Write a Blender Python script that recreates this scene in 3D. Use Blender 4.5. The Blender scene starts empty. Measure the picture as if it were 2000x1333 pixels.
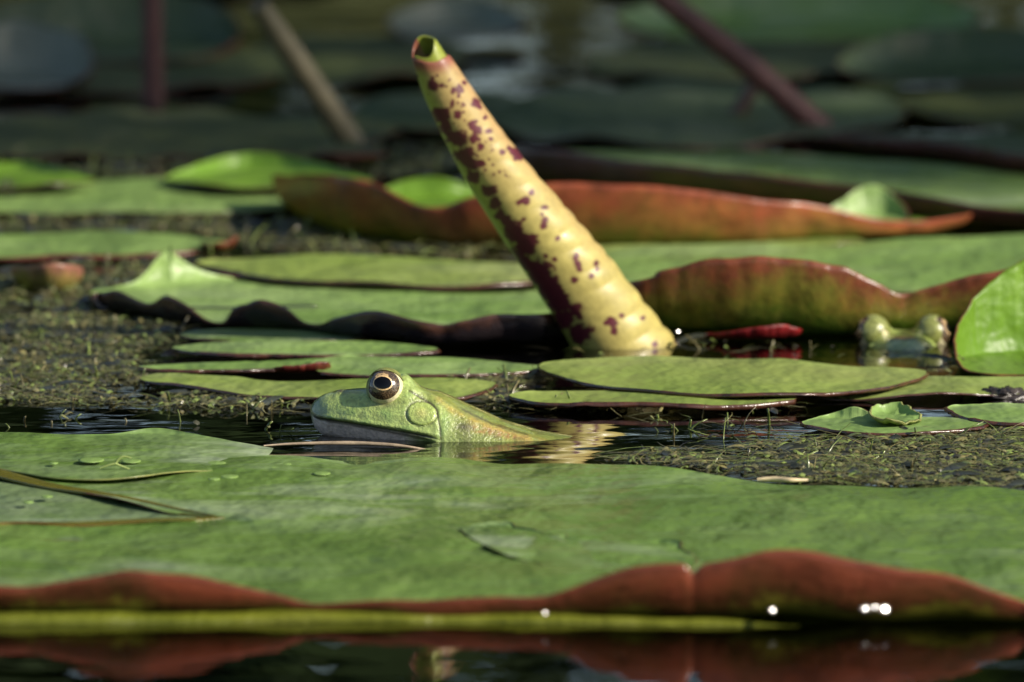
import bpy, math, random
import numpy as np
from mathutils import Vector, noise as mnoise

random.seed(7)
rng = np.random.default_rng(7)
SC = bpy.context.scene
COL = SC.collection

# ------------------------------------------------------------------ camera
DIST = 3.0                      # metres to the frog
DEPR = math.radians(7.0)        # frog's depression below the camera
CAMZ = DIST * math.tan(DEPR)
LENS = 402.0
TANH = 18.0 / LENS              # tan of half the horizontal field
PITCH = DEPR - (850 - 666.5) / 1000 * TANH
cam_d = bpy.data.cameras.new('camera')
cam_d.lens = LENS
cam_d.sensor_width = 36.0
cam_d.clip_start = 0.05
cam_d.clip_end = 600
cam_d.dof.use_dof = True
cam_d.dof.focus_distance = 2.985 / math.cos(DEPR)
cam_d.dof.aperture_fstop = 22.0
cam_d.dof.aperture_blades = 0
cam = bpy.data.objects.new('camera', cam_d)
COL.objects.link(cam)
cam.location = (0, -DIST, CAMZ)
cam.rotation_euler = (math.pi / 2 - PITCH, 0, 0)
SC.camera = cam

# ------------------------------------------------------------------ sky, sun, exposure
SUN_AZ = Vector((0.89, -0.45)).normalized()
SUN_EL = math.radians(31)
sun_dir = Vector((SUN_AZ.x * math.cos(SUN_EL), SUN_AZ.y * math.cos(SUN_EL), math.sin(SUN_EL)))
W = bpy.data.worlds.new('World')
SC.world = W
W.use_nodes = True
wn = W.node_tree.nodes
sky = wn.new('ShaderNodeTexSky')
sky.sky_type = 'NISHITA'
sky.sun_disc = False
sky.sun_elevation = SUN_EL
sky.sun_rotation = math.atan2(SUN_AZ.x, SUN_AZ.y)
W.node_tree.links.new(sky.outputs[0], wn['Background'].inputs[0])
wn['Background'].inputs[1].default_value = 0.085
sl = bpy.data.lights.new('sun', 'SUN')
sl.energy = 5.0
sl.angle = math.radians(0.53)
sl.color = (1.0, 0.91, 0.78)
so = bpy.data.objects.new('sun', sl)
so.rotation_euler = (-sun_dir).to_track_quat('-Z', 'Y').to_euler()
COL.objects.link(so)
SC.view_settings.view_transform = 'Standard'
SC.view_settings.look = 'None'
SC.view_settings.exposure = 0.6
SC.view_settings.gamma = 1.0
SC.cycles.use_denoising = True
SC.cycles.max_bounces = 8
SC.cycles.transparent_max_bounces = 8
SC.cycles.caustics_reflective = False
SC.cycles.caustics_refractive = False

# ------------------------------------------------------------------ layout helpers
CP, SP = math.cos(PITCH), math.sin(PITCH)
CAM = np.array([0, -DIST, CAMZ])
FWD = np.array([0, CP, -SP])
UPV = np.array([0, SP, CP])
RGT = np.array([1.0, 0, 0])


def ray(px, py):
    return FWD + RGT * (px - 1000) / 1000 * TANH + UPV * (666.5 - py) / 1000 * TANH


def g(px, py, z=0.0):
    """point of the level z on the line of sight through a pixel of the 2000-wide layout"""
    d = ray(px, py)
    return CAM + d * ((z - CAMZ) / d[2])


def at(px, py, Y):
    d = ray(px, py)
    return CAM + d * ((Y + DIST) / d[1])


def kpx(Y):
    """metres per layout pixel at depth Y"""
    return (Y + DIST) / CP * TANH / 1000


def proj(P):
    v = P - CAM
    f = v @ FWD
    return 1000 + (v @ RGT) / f / TANH * 1000, 666.5 - (v @ UPV) / f / TANH * 1000


def sstep(a, b, x):
    t = np.clip((x - a) / (b - a), 0, 1)
    return t * t * (3 - 2 * t)


def catmull(P, n, closed=True):
    P = np.asarray(P, float)
    m = len(P)
    idx = np.arange(m if closed else m - 1)
    d = np.linalg.norm((np.roll(P, -1, 0) - P)[:, :2], axis=1) + 1e-5
    d = d[idx] ** 0.5
    cum = np.concatenate([[0], np.cumsum(d)])
    out = []
    for u in np.linspace(0, cum[-1], n, endpoint=not closed):
        i = min(int(np.searchsorted(cum, u, 'right') - 1), len(idx) - 1)
        t = (u - cum[i]) / d[i]
        if closed:
            p0, p1, p2, p3 = P[(i - 1) % m], P[i], P[(i + 1) % m], P[(i + 2) % m]
        else:
            p0, p1, p2, p3 = P[max(i - 1, 0)], P[i], P[i + 1], P[min(i + 2, m - 1)]
        a = 0.5
        m1, m2 = a * (p2 - p0), a * (p3 - p1)
        t2, t3 = t * t, t * t * t
        out.append((2 * t3 - 3 * t2 + 1) * p1 + (t3 - 2 * t2 + t) * m1 + (-2 * t3 + 3 * t2) * p2 + (t3 - t2) * m2)
    return np.array(out)


def tag(o, label=None, cat=None, group=None, kind=None):
    if label: o['label'] = label
    if cat: o['category'] = cat
    if group: o['group'] = group
    if kind: o['kind'] = kind
    return o


def mesh_obj(name, V, F, mats, mi=None, uv=None, colr=None, parent=None, origin=None, smooth=True):
    V = np.asarray(V, float)
    o0 = np.zeros(3) if origin is None else np.asarray(origin, float)
    me = bpy.data.meshes.new(name)
    me.from_pydata((V - o0).tolist(), [], F if isinstance(F, list) else F.tolist())
    for m in (mats if isinstance(mats, (list, tuple)) else [mats]):
        me.materials.append(m)
    if mi is not None:
        me.polygons.foreach_set('material_index', np.asarray(mi, np.int32))
    me.polygons.foreach_set('use_smooth', np.full(len(me.polygons), smooth))
    if uv is not None:
        li = np.empty(len(me.loops), np.int32)
        me.loops.foreach_get('vertex_index', li)
        l = me.uv_layers.new(name='UVMap')
        l.data.foreach_set('uv', np.asarray(uv, np.float32)[li].ravel())
    if colr is not None:
        a = me.color_attributes.new('col', 'FLOAT_COLOR', 'POINT')
        c = np.ones((len(V), 4), np.float32)
        c[:, :3] = colr
        a.data.foreach_set('color', c.ravel())
    me.update()
    o = bpy.data.objects.new(name, me)
    COL.objects.link(o)
    if parent is not None:
        o.parent = parent
    o.location = o0
    return o


def grid_faces(nu, nv, wrap_u=False, wrap_v=False, off=0):
    u = np.arange(nu if wrap_u else nu - 1)
    v = np.arange(nv if wrap_v else nv - 1)
    U, Vv = np.meshgrid(u, v, indexing='ij')
    U2, V2 = (U + 1) % nu, (Vv + 1) % nv
    return (np.stack([U * nv + Vv, U2 * nv + Vv, U2 * nv + V2, U * nv + V2], -1).reshape(-1, 4) + off)


def empty(name, loc):
    o = bpy.data.objects.new(name, None)
    o.location = loc
    o.empty_display_size = 0.01
    COL.objects.link(o)
    return o


# ------------------------------------------------------------------ materials
class NT:
    def __init__(s, name):
        s.m = bpy.data.materials.new(name)
        s.m.use_nodes = True
        s.t = s.m.node_tree
        s.n = s.t.nodes
        s.b = s.n['Principled BSDF']
        s.out = s.n['Material Output']

    def new(s, t, **kw):
        n = s.n.new(t)
        for k, v in kw.items():
            if k[0] == 'i' and k[1:].isdigit():
                n.inputs[int(k[1:])].default_value = v
            else:
                setattr(n, k, v)
        return n

    def link(s, a, b):
        s.t.links.new(a, b)

    def val(s, x):
        return x

    def set(s, sock, x):
        if hasattr(x, 'links') or hasattr(x, 'is_output'):
            s.link(x, sock)
        else:
            sock.default_value = x

    def noise(s, vec, scale, detail=3, rough=0.55, w=None, dist=0.0):
        n = s.new('ShaderNodeTexNoise')
        n.noise_dimensions = '4D' if w is not None else '3D'
        s.link(vec, n.inputs['Vector'])
        if w is not None: s.link(w, n.inputs['W'])
        n.inputs['Scale'].default_value = scale
        n.inputs['Detail'].default_value = detail
        n.inputs['Roughness'].default_value = rough
        n.inputs['Distortion'].default_value = dist
        return n.outputs['Fac']

    def ramp(s, fac, stops, interp='LINEAR'):
        r = s.new('ShaderNodeValToRGB')
        r.color_ramp.interpolation = interp
        e = r.color_ramp.elements
        while len(e) > 1: e.remove(e[0])
        for i, (p, c) in enumerate(stops):
            x = e[0] if i == 0 else e.new(p)
            x.position = p
            x.color = (*c, 1) if len(c) == 3 else c
        s.set(r.inputs[0], fac)
        return r.outputs[0]

    def mix(s, fac, a, b, mode='MIX'):
        m = s.new('ShaderNodeMix')
        m.data_type = 'RGBA'
        m.blend_type = mode
        s.set(m.inputs[0], fac)
        for sock, x in ((m.inputs[6], a), (m.inputs[7], b)):
            if isinstance(x, tuple): x = (*x, 1) if len(x) == 3 else x
            s.set(sock, x)
        return m.outputs[2]

    def math(s, op, a, b=0.0, c=None, clamp=False):
        m = s.new('ShaderNodeMath', operation=op, use_clamp=clamp)
        s.set(m.inputs[0], a)
        s.set(m.inputs[1], b)
        if c is not None: s.set(m.inputs[2], c)
        return m.outputs[0]

    def mapping(s, vec, scale=(1, 1, 1), rot=(0, 0, 0)):
        m = s.new('ShaderNodeMapping')
        s.link(vec, m.inputs[0])
        m.inputs['Scale'].default_value = scale
        m.inputs['Rotation'].default_value = rot
        return m.outputs[0]

    def bump(s, h, strength, dist, normal=None):
        b = s.new('ShaderNodeBump')
        b.inputs['Strength'].default_value = strength
        b.inputs['Distance'].default_value = dist
        s.link(h, b.inputs['Height'])
        if normal is not None: s.link(normal, b.inputs['Normal'])
        return b.outputs[0]

    def translucent(s, color, fac, normal=None):
        t = s.new('ShaderNodeBsdfTranslucent')
        s.set(t.inputs[0], color if not isinstance(color, tuple) else (*color, 1))
        mx = s.new('ShaderNodeMixShader')
        mx.inputs[0].default_value = fac
        s.link(s.b.outputs[0], mx.inputs[1])
        s.link(t.outputs[0], mx.inputs[2])
        s.link(mx.outputs[0], s.out.inputs[0])


def leaf_top(name, c1, c2, pale=(0.30, 0.40, 0.22), pale_amt=0.35, rough=0.38, vein=0.07, blem=0.35, bump=0.8):
    s = NT(name)
    tc = s.new('ShaderNodeTexCoord')
    oi = s.new('ShaderNodeObjectInfo')
    w = s.math('MULTIPLY', oi.outputs['Random'], 50.0)
    ob = tc.outputs['Object']
    uvs = s.new('ShaderNodeSeparateXYZ')
    s.link(tc.outputs['UV'], uvs.inputs[0])
    U, R = uvs.outputs[0], uvs.outputs[1]
    big = s.noise(ob, 14, 4, 0.55, w)
    col = s.ramp(big, [(0.3, c1), (0.72, c2)])
    # waxy bloom and dried film, in streaks, with sheen painted into the paleness
    film = s.noise(s.mapping(ob, (0.32, 0.7, 1)), 42, 6, 0.66, w, 0.8)
    f2 = s.ramp(film, [(0.47, (0, 0, 0)), (0.70, (1, 1, 1))])
    big2 = s.noise(ob, 9, 2, 0.5, w)
    f3 = s.math('MULTIPLY', f2, s.ramp(big2, [(0.38, (0, 0, 0)), (0.62, (1, 1, 1))]))
    col = s.mix(s.math('MULTIPLY', f3, pale_amt), col, pale)
    # darker wet bruises and a fine dusty grain
    br = s.ramp(s.noise(s.mapping(ob, (1, 0.6, 1)), 33, 5, 0.6, w, 0.4), [(0.28, (0.80, 0.80, 0.80)), (0.5, (1, 1, 1)), (0.74, (1.16, 1.13, 1.15))])
    col = s.mix(1.0, col, br, 'MULTIPLY')
    gr = s.ramp(s.noise(ob, 520, 3, 0.7, w), [(0.3, (0.93, 0.93, 0.93)), (0.7, (1.07, 1.07, 1.07))])
    col = s.mix(1.0, col, gr, 'MULTIPLY')
    # radial veins, forking outward
    un = s.math('ADD', U, s.math('MULTIPLY', s.math('SUBTRACT', s.noise(ob, 30, 2, 0.5, w), 0.5), 0.012))
    v1 = s.math('ABSOLUTE', s.math('SINE', s.math('MULTIPLY', un, math.pi * 26)))
    v2 = s.math('ABSOLUTE', s.math('SINE', s.math('MULTIPLY', un, math.pi * 78)))
    v1 = s.math('SUBTRACT', 1.0, s.math('SMOOTH_MIN', s.math('MULTIPLY', v1, 5.0), 1.0, 0.3), clamp=True)
    v2 = s.math('SUBTRACT', 1.0, s.math('SMOOTH_MIN', s.math('MULTIPLY', v2, 3.0), 1.0, 0.3), clamp=True)
    v2 = s.math('MULTIPLY', v2, s.math('MULTIPLY', R, 0.6, clamp=True))
    vv = s.math('MAXIMUM', v1, v2)
    col = s.mix(s.math('MULTIPLY', vv, vein), col, tuple(min(1, x * 1.9 + 0.03) for x in c2))
    # small brown blemishes
    bl = s.noise(ob, 120, 3, 0.6, w)
    bm = s.math('MULTIPLY', s.ramp(bl, [(0.70, (0, 0, 0)), (0.76, (1, 1, 1))]), blem)
    col = s.mix(bm, col, (0.10, 0.075, 0.03))
    s.link(col, s.b.inputs['Base Color'])
    rr = s.math('ADD', s.math('MULTIPLY', film, 0.25), rough - 0.10)
    s.link(rr, s.b.inputs['Roughness'])
    s.b.inputs['Specular IOR Level'].default_value = 0.42
    hh = s.math('ADD', s.math('MULTIPLY', vv, -0.10), s.math('MULTIPLY', s.noise(ob, 85, 4, 0.6, w), 0.8))
    nb = s.bump(hh, bump, 0.00035)
    nb = s.bump(s.noise(s.mapping(ob, (1, 0.5, 1)), 30, 4, 0.55, w), bump, 0.0105, nb)
    s.link(nb, s.b.inputs['Normal'])
    tr = s.mix(0.5, col, (0.22, 0.42, 0.03))
    s.translucent(tr, 0.26)
    return s.m


def leaf_under(name, inner, mid, rim, p=(1.05, 1.45, 1.85), rough=0.30, trans=0.28, spec=0.5):
    """underside: colour runs from the leaf body (v<1) out to the rim (v=2)"""
    s = NT(name)
    tc = s.new('ShaderNodeTexCoord')
    oi = s.new('ShaderNodeObjectInfo')
    w = s.math('MULTIPLY', oi.outputs['Random'], 50.0)
    ob = tc.outputs['Object']
    uvs = s.new('ShaderNodeSeparateXYZ')
    s.link(tc.outputs['UV'], uvs.inputs[0])
    n1 = s.math('SUBTRACT', s.noise(ob, 42, 6, 0.68, w), 0.5)
    n2 = s.math('SUBTRACT', s.noise(ob, 240, 4, 0.6, w), 0.5)
    v = s.math('ADD', uvs.outputs[1], s.math('ADD', s.math('MULTIPLY', n1, 1.7), s.math('MULTIPLY', n2, 0.5)))
    v = s.math('MULTIPLY', v, 0.5)
    col = s.ramp(v, [(p[0] / 2, inner), (p[1] / 2, mid), (p[2] / 2, rim)])
    sp = s.ramp(s.noise(ob, 170, 4, 0.65, w), [(0.55, (0, 0, 0)), (0.66, (1, 1, 1))])
    cb = s.new('ShaderNodeCombineXYZ')
    s.link(s.math('MULTIPLY', uvs.outputs[0], 48.0), cb.inputs[0])
    s.link(s.math('MULTIPLY', uvs.outputs[1], 3.2), cb.inputs[1])
    s.link(w, cb.inputs[2])
    wr = s.noise(cb.outputs[0], 1.0, 5, 0.65)
    col = s.mix(s.math('MULTIPLY', sp, 0.5), col, tuple(x * 0.35 for x in mid))
    col = s.mix(1.0, col, s.ramp(wr, [(0.28, (0.50, 0.47, 0.46)), (0.50, (1, 1, 1)), (0.74, (1.4, 1.28, 1.15))]), 'MULTIPLY')
    s.link(col, s.b.inputs['Base Color'])
    s.b.inputs['Roughness'].default_value = rough
    s.b.inputs['Specular IOR Level'].default_value = spec
    s.link(s.bump(wr, 0.45, 0.0010, s.bump(s.noise(ob, 160, 5, 0.6, w), 0.5, 0.0007)), s.b.inputs['Normal'])
    s.translucent(s.mix(0.25, col, (0.35, 0.30, 0.03)), trans)
    return s.m


def col_mat(name, rough=0.4, spec=0.5, coat=0.0, nscale=600, bump=0.3, bdist=0.0003, trans=0.0, var=0.25, sss=0.0):
    """colour from the mesh's own painted pattern, with grain"""
    s = NT(name)
    tc = s.new('ShaderNodeTexCoord')
    a = s.new('ShaderNodeVertexColor', layer_name='col')
    n = s.noise(tc.outputs['Object'], nscale, 4, 0.6)
    f = s.ramp(n, [(0.3, (1 - var,) * 3), (0.7, (1 + var,) * 3)])
    c = s.mix(1.0, a.outputs[0], f, 'MULTIPLY')
    s.link(c, s.b.inputs['Base Color'])
    s.b.inputs['Roughness'].default_value = rough
    s.b.inputs['Specular IOR Level'].default_value = spec
    s.b.inputs['Coat Weight'].default_value = coat
    s.b.inputs['Coat Roughness'].default_value = 0.12
    if sss:
        s.b.inputs['Subsurface Weight'].default_value = sss
        s.b.inputs['Subsurface Radius'].default_value = (0.0012, 0.0009, 0.0004)
        s.b.inputs['Subsurface Scale'].default_value = 1.0
    s.link(s.bump(n, bump, bdist), s.b.inputs['Normal'])
    if trans: s.translucent(c, trans)
    return s.m


def plain(name, c, rough=0.5, spec=0.5, metal=0.0, var=0.2, nscale=200, coat=0.0):
    s = NT(name)
    tc = s.new('ShaderNodeTexCoord')
    n = s.noise(tc.outputs['Object'], nscale, 4, 0.6)
    s.link(s.ramp(n, [(0.3, tuple(x * (1 - var) for x in c)), (0.7, tuple(min(1, x * (1 + var)) for x in c))]), s.b.inputs['Base Color'])
    s.b.inputs['Roughness'].default_value = rough
    s.b.inputs['Specular IOR Level'].default_value = spec
    s.b.inputs['Metallic'].default_value = metal
    s.b.inputs['Coat Weight'].default_value = coat
    s.link(s.bump(n, 0.3, 0.0005), s.b.inputs['Normal'])
    return s.m


TOP_MAIN = leaf_top('leaf_green', (0.132, 0.236, 0.044), (0.205, 0.325, 0.080), pale=(0.39, 0.47, 0.31), pale_amt=0.95, rough=0.25)
TOP_LIGHT = leaf_top('leaf_light_green', (0.19, 0.33, 0.070), (0.28, 0.41, 0.125), pale=(0.42, 0.50, 0.30), pale_amt=0.45)
TOP_YELLOW = leaf_top('leaf_yellow_green', (0.23, 0.33, 0.060), (0.34, 0.41, 0.115), pale=(0.46, 0.48, 0.26), pale_amt=0.4, blem=0.6)
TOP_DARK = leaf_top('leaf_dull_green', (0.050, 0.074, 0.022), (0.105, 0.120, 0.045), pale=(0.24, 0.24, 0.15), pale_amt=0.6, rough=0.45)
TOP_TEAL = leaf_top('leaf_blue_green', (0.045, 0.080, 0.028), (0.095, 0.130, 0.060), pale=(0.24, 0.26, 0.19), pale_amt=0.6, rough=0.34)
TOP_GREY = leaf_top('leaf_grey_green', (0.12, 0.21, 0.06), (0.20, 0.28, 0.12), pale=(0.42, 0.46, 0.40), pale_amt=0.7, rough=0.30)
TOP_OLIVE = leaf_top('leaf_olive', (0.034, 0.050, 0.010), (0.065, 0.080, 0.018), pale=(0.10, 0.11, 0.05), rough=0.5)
TOP_SKY_SHEEN = leaf_top('leaf_sky_sheen', (0.16, 0.19, 0.13), (0.27, 0.29, 0.22), pale=(0.46, 0.47, 0.40), pale_amt=0.5, rough=0.26)  # pale tone stands in for sky mirrored on the tilted leaves
TOP_BRIGHT = leaf_top('leaf_bright_green', (0.115, 0.245, 0.016), (0.17, 0.30, 0.030), pale=(0.28, 0.38, 0.13), pale_amt=0.3)
UND_RED = leaf_under('underside_red', (0.15, 0.14, 0.018), (0.080, 0.038, 0.012), (0.19, 0.050, 0.024), (1.22, 1.42, 1.9), rough=0.22, trans=0.16)
UND_ORANGE = leaf_under('underside_orange', (0.15, 0.17, 0.022), (0.31, 0.15, 0.040), (0.30, 0.075, 0.035), (1.05, 1.5, 1.95), trans=0.3)
UND_GREENRED = leaf_under('underside_green_red', (0.075, 0.125, 0.012), (0.20, 0.18, 0.030), (0.21, 0.062, 0.030), (1.2, 1.55, 1.95))
UND_BROWN = leaf_under('underside_brown', (0.05, 0.075, 0.012), (0.090, 0.045, 0.018), (0.11, 0.034, 0.024), (1.0, 1.35, 1.8), trans=0.2)
UND_DARK = leaf_under('underside_dark', (0.016, 0.014, 0.014), (0.022, 0.016, 0.018), (0.07, 0.028, 0.016), (1.0, 1.6, 2.1), rough=0.20, trans=0.05, spec=0.8)
UND_SCARLET = leaf_under('underside_scarlet', (0.08, 0.012, 0.01), (0.17, 0.010, 0.012), (0.22, 0.014, 0.014), trans=0.2)
UND_PALE = leaf_under('underside_pale', (0.16, 0.24, 0.06), (0.22, 0.28, 0.08), (0.28, 0.30, 0.10))
UND_PINK = leaf_under('underside_pink', (0.20, 0.19, 0.04), (0.27, 0.22, 0.06), (0.30, 0.13, 0.09), (1.1, 1.5, 1.9))
UND_DEEPRED = leaf_under('underside_deep_red', (0.06, 0.02, 0.015), (0.12, 0.020, 0.015), (0.16, 0.03, 0.02), trans=0.2)

# ------------------------------------------------------------------ pond: water, bed, banks


def sheet(name, x0, x1, y0, y1, z, mat, nx=1, ny=1, fz=None):
    xs, ys = np.linspace(x0, x1, nx + 1), np.linspace(y0, y1, ny + 1)
    X, Y = np.meshgrid(xs, ys, indexing='ij')
    Z = np.full_like(X, z) if fz is None else fz(X, Y)
    V = np.stack([X, Y, Z], -1).reshape(-1, 3)
    return mesh_obj(name, V, grid_faces(nx + 1, ny + 1), mat)


def water_material():
    s = NT('pond_water')
    s.n.remove(s.b)
    tc = s.new('ShaderNodeTexCoord')
    ob = tc.outputs['Object']
    h = s.math('ADD', s.math('MULTIPLY', s.noise(s.mapping(ob, (0.55, 1.0, 1)), 26, 2, 0.4), 1.0),
               s.math('MULTIPLY', s.noise(s.mapping(ob, (0.6, 1.0, 1)), 95, 2, 0.4), 0.16))
    # rings spreading from the frog
    sx = s.new('ShaderNodeSeparateXYZ')
    s.link(ob, sx.inputs[0])
    fx, fy = g(800, 868)[:2]
    dx = s.math('SUBTRACT', sx.outputs[0], fx)
    dy = s.math('SUBTRACT', sx.outputs[1], fy)
    r = s.math('SQRT', s.math('ADD', s.math('MULTIPLY', s.math('MULTIPLY', dx, dx), 0.16), s.math('MULTIPLY', dy, dy)))
    ring = s.math('SINE', s.math('ADD', s.math('MULTIPLY', r, 620.0), s.math('MULTIPLY', s.noise(ob, 60, 2), 6.0)))
    fall = s.math('POWER', 2.718, s.math('MULTIPLY', r, -55.0))
    h2 = s.math('MULTIPLY', s.math('MULTIPLY', ring, fall), 0.12)
    nb = s.bump(s.math('ADD', h, h2), 0.36, 0.0016)
    fr = s.new('ShaderNodeFresnel')
    fr.inputs['IOR'].default_value = 1.33
    s.link(nb, fr.inputs['Normal'])
    gl = s.new('ShaderNodeBsdfGlossy')
    gl.inputs['Roughness'].default_value = 0.015
    gl.inputs['Color'].default_value = (1, 1, 1, 1)
    s.link(nb, gl.inputs['Normal'])
    tr = s.new('ShaderNodeBsdfTransparent')
    tr.inputs[0].default_value = (0.50, 0.46, 0.28, 1)
    mx = s.new('ShaderNodeMixShader')
    s.link(fr.outputs[0], mx.inputs[0])
    s.link(tr.outputs[0], mx.inputs[1])
    s.link(gl.outputs[0], mx.inputs[2])
    s.link(mx.outputs[0], s.out.inputs[0])
    return s.m


water = tag(sheet('water', -4.5, 4.5, -4.5, 3.2, 0.0, water_material()), 'dark still pond water', None, None, 'structure')
mud = plain('pond_mud', (0.016, 0.013, 0.007), 0.9, 0.1, nscale=30, var=0.5)
bank_m = plain('bank_soil', (0.035, 0.040, 0.015), 0.9, 0.1, nscale=6, var=0.5)


def bed_z(X, Y):
    d = np.maximum(np.abs(X) / 4.3, np.abs(Y + 0.65) / 3.7)
    return -0.14 + sstep(0.93, 1.06, d) * 0.32 + sstep(1.1, 3.0, d) * 0.5


def ground_sheet():
    ax = np.concatenate([[-300, -120, -50, -25], np.linspace(-12, 12, 97), [25, 50, 120, 300]])
    X, Y = np.meshgrid(ax, ax, indexing='ij')
    V = np.stack([X, Y, bed_z(X, Y)], -1).reshape(-1, 3)
    F = grid_faces(len(ax), len(ax))
    c = V[F].mean(1)
    mi = (bed_z(c[:, 0], c[:, 1]) > 0.0).astype(int)
    return mesh_obj('ground', V, F, [mud, bank_m], mi=mi)


tag(ground_sheet(), 'muddy pond bed rising to the grassy banks', None, None, 'structure')


def leaf_cloud(name, centres, size, mat, seed, label, cat=None, kind=None, parent=None, long=1.6):
    r = np.random.default_rng(seed)
    n = len(centres)
    a = r.normal(size=(n, 3)); a /= np.linalg.norm(a, axis=1)[:, None]
    b = r.normal(size=(n, 3)); b -= (b * a).sum(1)[:, None] * a; b /= np.linalg.norm(b, axis=1)[:, None]
    sz = size * r.uniform(0.6, 1.3, n)[:, None]
    c = np.asarray(centres)
    V = np.stack([c - a * sz * long, c + b * sz * .5, c + a * sz * long, c - b * sz * .5], 1).reshape(-1, 3)
    F = np.arange(n * 4).reshape(n, 4)
    o = mesh_obj(name, V, F, mat, parent=parent, smooth=False)
    tag(o, label, cat, None, kind)
    return o


def foliage_mat(name, c1, c2):
    s = NT(name)
    tc = s.new('ShaderNodeTexCoord')
    s.link(s.ramp(s.noise(tc.outputs['Object'], 3.0, 5, 0.7), [(0.3, c1), (0.7, c2)]), s.b.inputs['Base Color'])
    s.b.inputs['Roughness'].default_value = 0.7
    s.b.inputs['Specular IOR Level'].default_value = 0.15
    s.translucent((0.05, 0.09, 0.015), 0.2)
    return s.m


FOL = foliage_mat('bank_foliage', (0.010, 0.020, 0.006), (0.028, 0.050, 0.014))
rr = np.random.default_rng(3)
nL = 30000
bx = rr.uniform(-7, 7, nL)
hz = rr.uniform(0, 1, nL) ** 0.8
top = 2.6 + 0.6 * np.sin(bx * 1.3) + 0.4 * np.sin(bx * 3.1 + 1)
by = 3.3 + hz * 0.9 + rr.uniform(0, 0.8, nL) + 0.03 * bx ** 2
leaf_cloud('bank_shrubbery', np.stack([bx, by, 0.05 + hz * top], 1), 0.075, FOL, 5,
           'dense dark shrubbery lining the far bank of the pond', None, 'stuff')

# unseen tree added on the bank so that its crown shades the far water
bark = plain('bark', (0.07, 0.05, 0.035), 0.9, 0.2, nscale=40, var=0.4)


def tube(name, pts, rad, mat, n=14, seg=40, parent=None, colr=None, origin=None, caps=True):
    P = catmull(np.asarray(pts, float), seg, closed=False)
    R = np.interp(np.linspace(0, 1, seg), np.linspace(0, 1, len(rad)), rad)
    T = np.gradient(P, axis=0)
    T /= np.linalg.norm(T, axis=1)[:, None]
    ref = np.array([0.0, 1, 0]) if abs(T[0][1]) < 0.9 else np.array([1.0, 0, 0])
    V = []
    for p, t, r in zip(P, T, R):
        e1 = np.cross(t, ref); e1 /= np.linalg.norm(e1)
        e2 = np.cross(t, e1)
        th = np.linspace(0, 2 * np.pi, n, endpoint=False)
        V.append(p + r * (np.cos(th)[:, None] * e1 + np.sin(th)[:, None] * e2))
    V = np.concatenate(V)
    F = grid_faces(seg, n, wrap_v=True).tolist()
    if caps:
        F.append(list(range(n))[::-1]); F.append([(seg - 1) * n + i for i in range(n)])
    return mesh_obj(name, V, F, mat, parent=parent, origin=origin)


tb = np.array([5.0, -0.3, 0.1])
tree = tag(empty('added_shade_tree', tb), 'unseen leafy tree added on the bank to shade the far lily pads', 'tree')
cc = np.array([0, 1.87, 0]) + np.array(sun_dir) * (2.5 / sun_dir.z)
tl = lambda pts: (np.asarray(pts) - tb).tolist()
tube('trunk', tl([tb - [0, 0, .3], tb + [0, 0, 1.0], (tb + cc) / 2 + [0.5, 0, 0.6], cc + [0.2, 0, 0.2]]), [0.13, 0.11, 0.08, 0.03], bark, parent=tree)
for k in range(5):
    a = k * 1.3
    st = cc * 0.8 + tb * 0.2 + [0, 0, 0.5]
    tube('limb', tl([st, st + [0.4 * math.cos(a), 0.4 * math.sin(a), 0.1], cc + [0.85 * math.cos(a), 0.85 * math.sin(a), 0.3 * math.sin(k)]]), [0.035, 0.025, 0.01], bark, n=8, seg=12, parent=tree)
q = np.random.default_rng(11).normal(size=(9000, 3))
q /= np.linalg.norm(q, axis=1)[:, None]
q *= (np.random.default_rng(12).uniform(0, 1, 9000) ** 0.45)[:, None]
clump = np.array([mnoise.noise(Vector(x * 2.2)) for x in q])
q = q[clump > 0.0]
leaf_cloud('crown', q * [1.25, 1.15, 0.62] + cc - tb, 0.055, FOL, 6, None, parent=tree)

# ------------------------------------------------------------------ lily pads


def fbm1(x, seed):
    return sum(math.sin(x * f + seed * (1.7 + f)) / (1 + 0.5 * i) for i, f in enumerate((3, 5, 8, 13, 21)))


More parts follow.
